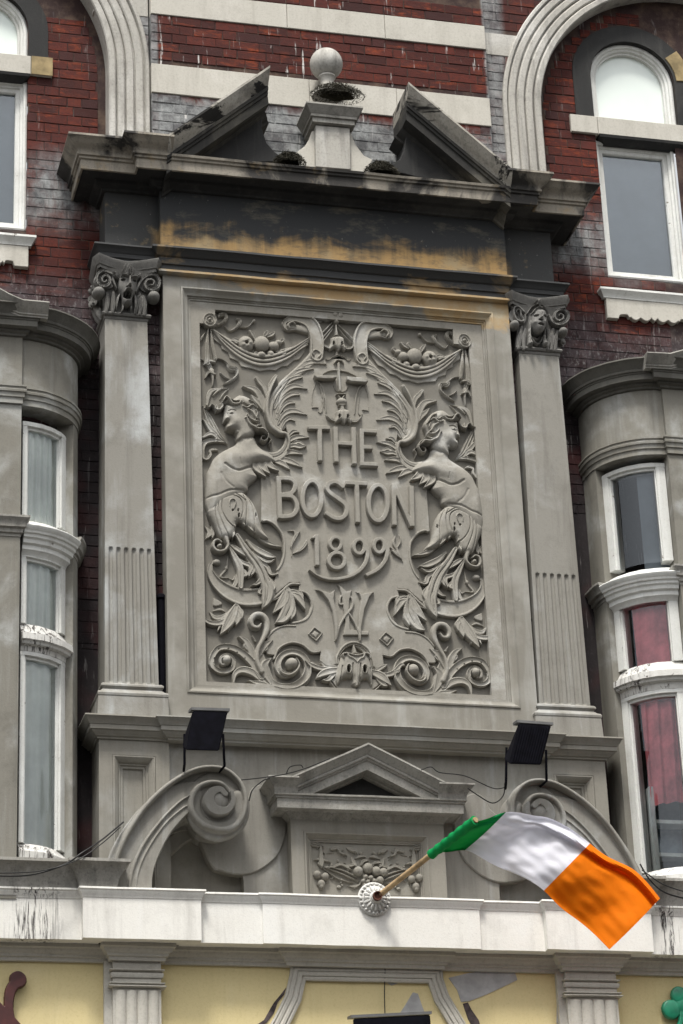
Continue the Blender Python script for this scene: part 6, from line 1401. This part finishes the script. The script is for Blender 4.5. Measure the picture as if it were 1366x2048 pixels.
def stripe(name, u0, u1, m):
    V = []; nu, nv = 46, 44
    for j in range(nv + 1):
        for i in range(nu + 1):
            u = u0 + (u1 - u0) * i / nu; v = j / nv; a, b = cr(TOP, u), cr(BOT, u)
            bow = math.sin(v * math.pi); q = [a[k] + (b[k] - a[k]) * v for k in range(3)]
            p = q[2] + .05 * bow * (.3 + u) + .020 * math.sin(u * 9 + v * 3.2) * math.sin(v * math.pi) ** .5 + .008 * math.sin(u * 23 - v * 6)
            fold = .055 * math.exp(-((v - .10 - .05 * math.sin(u * 5)) / .045) ** 2) * min(1, max(0, (u - .25) * 3)); p += fold
            p -= .05 * math.exp(-((v - .17 - .06 * math.sin(u * 5)) / .05) ** 2) * min(1, max(0, (u - .55) * 4))
            p += .04 * math.exp(-((v - .3) / .1) ** 2) * max(0, .25 - u) * 4
            for ka, kb, ph, am in WR_: p += am * math.sin(ka * u + kb * v + ph)
            p += .005 * (math.exp(-((1 - v) / .02) ** 2) + math.exp(-(v / .02) ** 2))
            q[1] += 3 * math.sin(u * 17 + 1) * (1 - bow); x, z = at(q[0], q[1], p); V.append((x, -p, z))
    F = [(j * (nu + 1) + i, (j + 1) * (nu + 1) + i, (j + 1) * (nu + 1) + i + 1, j * (nu + 1) + i + 1) for j in range(nv) for i in range(nu)]
    n = len(V); off = .004; V += [(x, y + off, z) for x, y, z in V]; F += [tuple(n + i for i in f[::-1]) for f in F]
    rim = [i for i in range(nu + 1)] + [j * (nu + 1) + nu for j in range(1, nv + 1)] + [nv * (nu + 1) + i for i in range(nu - 1, -1, -1)] + [j * (nu + 1) for j in range(nv - 1, 0, -1)]
    for a, b in zip(rim, rim[1:] + rim[:1]): F.append((a, b, b + n, a + n))
    fl_mesh(name, V, F, m, 60)
stripe('green_stripe', 0, .19, M['fgreen']); stripe('white_stripe', .19, .68, M['fwhite']); stripe('orange_stripe', .68, 1, M['forange'])
prof = [(0, .0), (.108, .0), (.112, .012), (.104, .022), (.09, .018), (.082, .03), (.05, .045), (.035, .06), (.034, .075), (.0, .075)]
ro = lathe('rosette_bracket', [(r, h) for r, h in prof], (pb0[0], .585, pb0[1]), M['peeling'], None, 40, axis='p')
ro.data.transform(Matrix.Translation(-FL.location)); ro.parent = FL
for k in range(22):
    a = 2 * math.pi * k / 22; bl = lathe('bead', [(0, .0), (.008, .003), (.010, .01), (.006, .018), (0, .02)], (pb0[0] + .095 * math.cos(a), .60, pb0[1] + .095 * math.sin(a)), M['peeling'], None, 8, axis='p'); bl.data.transform(Matrix.Translation(-FL.location)); bl.parent = ro; 
for k in range(16):
    a = 2 * math.pi * k / 16; pts = [(pb0[0] + r * math.cos(a), .585 + h, pb0[1] + r * math.sin(a)) for r, h in ((.045, .05), (.06, .044), (.078, .034))]
    bl = tube('petal', pts, [.006, .011, .007], M['peeling'], None, 6); bl.data.transform(Matrix.Translation(-FL.location)); bl.parent = ro
so = lathe('socket', [(0, .05), (.03, .05), (.03, .088), (.024, .088), (.024, .07), (0, .07)], (pb0[0], .60, pb0[1]), plain('rusty_iron', (.10, .035, .02), .7), None, 16, axis='p'); so.data.transform(Matrix.Translation(-FL.location)); so.parent = FL

# ---- floodlights
def floodlight(fq, pf_, bq, pbk, legs, zl, label, fins=True):
    a = [at(x, y, pf_) for x, y in fq]; b = [at(x, y, pbk) for x, y in bq]
    cxm = sum(q[0] for q in a) / 4; czm = sum(q[1] for q in a) / 4
    e = empty('floodlight', (cxm, -(pf_ + pbk) / 2, czm)); thing(e, label, 'floodlight', 'black floodlights aimed at the carved panel')
    off = np.array(e.location); P = [np.array((x, -pf_, z)) - off for x, z in a]; Q = [np.array((x, -pbk, z)) - off for x, z in b]
    V = P + Q; F = [(0, 3, 2, 1), (4, 5, 6, 7), (0, 1, 5, 4), (1, 2, 6, 5), (2, 3, 7, 6), (3, 0, 4, 7)]
    me = mesh('housing', V, F); orient(me); h = link('housing', me, M['black'], e)
    bm = bmesh.new(); bm.from_mesh(me); bmesh.ops.bevel(bm, geom=bm.edges[:], offset=.006, segments=2, affect='EDGES'); bm.to_mesh(me); bm.free()
    nf = 13
    for k in range(1, nf if fins else 1):
        t = k / nf; u0 = P[0] + (P[1] - P[0]) * t; u1 = P[3] + (P[2] - P[3]) * t; n_ = np.array((0, -.006, -.002)); w = np.array((.0025, 0, 0)); A = u0 + (u1 - u0) * .06; Bq = u0 + (u1 - u0) * .95
        link('fin', mesh('fin', [A - w, A + w, Bq + w, Bq - w, A - w + n_, A + w + n_, Bq + w + n_, Bq - w + n_], [(4, 5, 6, 7)[::-1], (0, 1, 5, 4), (1, 2, 6, 5), (2, 3, 7, 6), (3, 0, 4, 7)]), M['black'], h)
    lip = [P[0] + np.array((-.012, -.004, .0)), P[1] + np.array((.012, -.004, 0)), P[1] + np.array((.012, -.004, .018)), P[0] + np.array((-.012, -.004, .018))]
    bk = [q + np.array((0, .10, .012)) for q in lip]; me = mesh('lens_rim', lip + bk, F); orient(me); link('lens_rim', me, plain('dull_metal', (.12, .12, .12), .5), e)
    for (x0, y0, x1, y1, xb, yb) in legs:
        q0, q1, q2 = at(x0, y0, .66), at(x1, y1, .63), at(xb, yb, .58); o = tube('bracket_leg', [(q0[0], .66, q0[1]), (q1[0], .63, q1[1]), (q2[0], .50, q2[1])], .009, M['black'], None, 6); o.data.transform(Matrix.Translation(-e.location)); o.parent = e
    return e
floodlight([(386, 1420), (456, 1422), (438, 1502), (372, 1500)], .86, [(372, 1462), (436, 1464), (430, 1500), (364, 1492)], .70, [(369, 1468, 369, 1528, 372, 1534), (446, 1468, 449, 1532, 444, 1536)], 0, 'small black floodlight standing on the left scroll, lit grey rim along its top', fins=False)
floodlight([(1038, 1445), (1103, 1450), (1082, 1530), (1018, 1528)], .86, [(1022, 1485), (1080, 1490), (1076, 1526), (1008, 1518)], .70, [(1013, 1495, 1012, 1565, 1018, 1570), (1092, 1500, 1093, 1562, 1088, 1566)], 0, 'small ribbed black floodlight standing on the right scroll behind the flag')
floodlight([(706, 2036), (860, 2028), (868, 2110), (706, 2118)], .80, [(716, 2070), (850, 2066), (855, 2110), (712, 2114)], .62, [(720, 2050, 716, 2110, 718, 2116)], 0, 'wide dark floodlight at the foot of the yellow panel, seen from behind', fins=False)
# ---- cables
def cable(pts, label, r=.004):
    P = catmull([(*at(x, y, p), p) for x, y, p in pts], 8); o = tube('cable', [(a[0], a[2], a[1]) for a in P], r, M['cable'], None, 6); thing(o, label, 'cable'); return o
cable([(-20, 1752, .74), (60, 1750, .74), (127, 1730, .72), (165, 1705, .70), (203, 1680, .62), (247, 1644, .52)], 'sagging black cable crossing the gap between left bay window and scroll', .0055)
cable([(-20, 1747, .76), (80, 1742, .75), (150, 1722, .72), (200, 1690, .66), (240, 1655, .54)], 'thinner twin of the sagging cable, just above it by the left bay', .0035)
cable([(482, 1560, .52), (520, 1556, .56), (566, 1549, .60), (610, 1537, .60), (660, 1517, .60)], 'thin black cable lying up the left slope of the small pediment', .0035)
cable([(572, 1549, .60), (580, 1534, .62), (600, 1530, .62), (606, 1535, .60)], 'short loop of cable standing up on the left end of the small pediment', .0035)
cable([(498, 1602, .50), (505, 1580, .53), (525, 1562, .57), (540, 1556, .60)], 'cable end drooping beside the left scroll and small pediment', .004)
cable([(842, 1540, .60), (862, 1534, .60), (880, 1545, .60), (930, 1552, .58), (985, 1576, .46), (1012, 1575, .50)], 'thin cable looping from small pediment to the right floodlight', .0035)
cable([(936, 1577, .58), (955, 1590, .50), (985, 1606, .45), (1006, 1592, .46), (1010, 1565, .52)], 'lower sagging cable between small pediment and right scroll', .004)
cable([(1280, 1728, .74), (1300, 1760, .74), (1330, 1785, .73), (1380, 1800, .72)], 'black cable bunched on the ledge under the right bay window', .0055)
cable([(1284, 1740, .76), (1318, 1764, .76), (1345, 1776, .75), (1385, 1788, .74)], 'second black cable on the ledge right of the flag tip', .004)
cable([(768, 1904, .455), (770, 1940, .41), (769, 1990, .41), (771, 2060, .41)], 'thin vertical lead cable running down the yellow panel', .0035)
# ---- down pipes in the slots
for (x, y0, y1), lb in (((322, 1198, 1388), 'stub of black pipe in the slot left of the carved slab'), ((1068, 1246, 1420), 'stub of black pipe in the slot right of the carved slab')):
    X_, Z1 = at(x, y0, .2); Z0 = az(x + 3, y1, .2); o = empty('vent_pipe', (X_, -.2, Z0)); thing(o, lb, 'pipe')
    q = tube('pipe', [(0, 0, 0), (0, 0, Z1 - Z0)], .028, M['black'], o, 12); tube('pipe_cap', [(0, 0, Z1 - Z0), (0, 0, Z1 - Z0 + .02), (0, 0, Z1 - Z0 + .035)], [.036, .036, .02], M['black'], o, 12)
# ---- moss and nest debris
def moss(c, p, rx, rp_, rz, label):
    V = []; F = []; X_, Z_ = c
    for k in range(5200):
        u = rng.normal(0, .42, 2); u = u / max(1, np.linalg.norm(u)); h = (1 - np.clip(u @ u, 0, 1)) ** .6 * rz * rng.uniform(.1, 1.0)
        q = np.array((u[0] * rx, u[1] * rp_, h)); d = rng.normal(0, 1, 3); d /= np.linalg.norm(d); w = np.cross(d, rng.normal(0, 1, 3)); w /= np.linalg.norm(w) + 1e-6
        L_ = rng.uniform(.008, .026); t = rng.uniform(.0012, .004); i = len(V); V += [q - w * t, q + w * t, q + d * L_ + w * t * .4]; F.append((i, i + 1, i + 2))
    n = len(V); seg = 24
    for j in range(5):
        f = j / 4
        for s_ in range(seg): a = 2 * math.pi * s_ / seg; k = .66 * (1 - f) ** .5 * (.92 + .12 * math.sin(a * 5 + j)); V.append((rx * k * math.cos(a), rp_ * k * math.sin(a), rz * .55 * f))
    for j in range(4):
        for s_ in range(seg): F.append((n + j * seg + s_, n + j * seg + (s_ + 1) % seg, n + (j + 1) * seg + (s_ + 1) % seg, n + (j + 1) * seg + s_))
    o = link('moss_clump', mesh('moss_clump', V, F), M['moss']); o.location = (X_, -p, Z_); thing(o, label, 'moss'); return o
moss((xu + .055, zu - .325), .41, .205, .12, .095, 'dark mossy debris heaped on the pedestal cap round the ball finial foot')
moss(at(579, 326, .55), .55, .12, .08, .085, 'small mossy clump on the cornice left of the finial pedestal')
moss(at(763, 346, .55), .55, .13, .08, .095, 'small mossy clump on the cornice right of the finial pedestal')
# ---- fragments of the shop sign on the yellow wall
c = Carve((0, 1900, 1.0), .425, .44)
c.stroke([(40, 1958 - 1900), (22, 80), (18, 120), (24, 170)], [20, 18, 16, 26], .02, 'flat').stroke([(36, 58), (37, 59)], 28, .02, 'flat', curve=False).stroke([(-20, 95), (0, 120), (20, 150), (60, 185)], [14, 20, 30, 20], .02, 'flat')
o = c.build('sign_letter', M['maroon'], None, 0, False)[0]; thing(o, 'maroon painted curling letter end fixed to the yellow wall, lower left corner', 'sign letter')
X_, Z_ = at(20, 2010, .41); box('spacer', X_ - .02, X_ + .02, .38, .43, Z_ - .02, Z_ + .02, M['black'], o)
c = Carve((1300, 1950, 1.0), .425, .44)
c.dome((60, 40), 15, 15, .02, kind='dome').dome((44, 68), 17, 16, .02).dome((68, 60), 16, 16, .02).dome((78, 76), 16, 16, .02).dome((84, 46), 16, 16, .02).stroke([(66, 68), (62, 95), (50, 120)], [10, 8, 8], .016, 'flat')
o = c.build('shamrock_sign', M['shamrock'], None, 0, False)[0]; thing(o, 'green shamrock cut-out fixed to the yellow wall at the right edge', 'sign')
X_, Z_ = at(1360, 2015, .41); box('spacer', X_ - .02, X_ + .02, .38, .43, Z_ - .02, Z_ + .02, M['black'], o)
# ---- unseen terrace added behind the viewer to block low sky light and deepen contrast
T = empty('sky_blocking_terrace', (0, -24, 0)); thing(T, 'plain dark brick terrace added out of view opposite the pub to block low sky light', 'building')
def tb_(name, x0, x1, y0, y1, z0, z1, m): 
    v = [(x, y + 24, z) for x in (x0, x1) for y in (y0, y1) for z in (z0, z1)]; return link(name, mesh(name, v, [(0, 1, 3, 2), (4, 6, 7, 5), (0, 4, 5, 1), (2, 3, 7, 6), (0, 2, 6, 4), (1, 5, 7, 3)]), m, T)
db = plain('old_brown_brick', (.10, .07, .055), .9, .25, 3)
tb_('wall', -30, 30, -34, -24, 0, 12.5, db); tb_('parapet', -30.1, 30.1, -24.3, -23.9, 12.5, 12.9, M['pale_stone'])
for i in range(-9, 10):
    for z in (4.2, 7.2, 10.0): f = tb_('window', i * 3.1 - .6, i * 3.1 + .6, -24.02, -23.93, z, z + 1.8, M['white_wood']); f2 = tb_('pane', i * 3.1 - .5, i * 3.1 + .5, -23.94, -23.90, z + .1, z + 1.7, M['black']); f2.parent = f
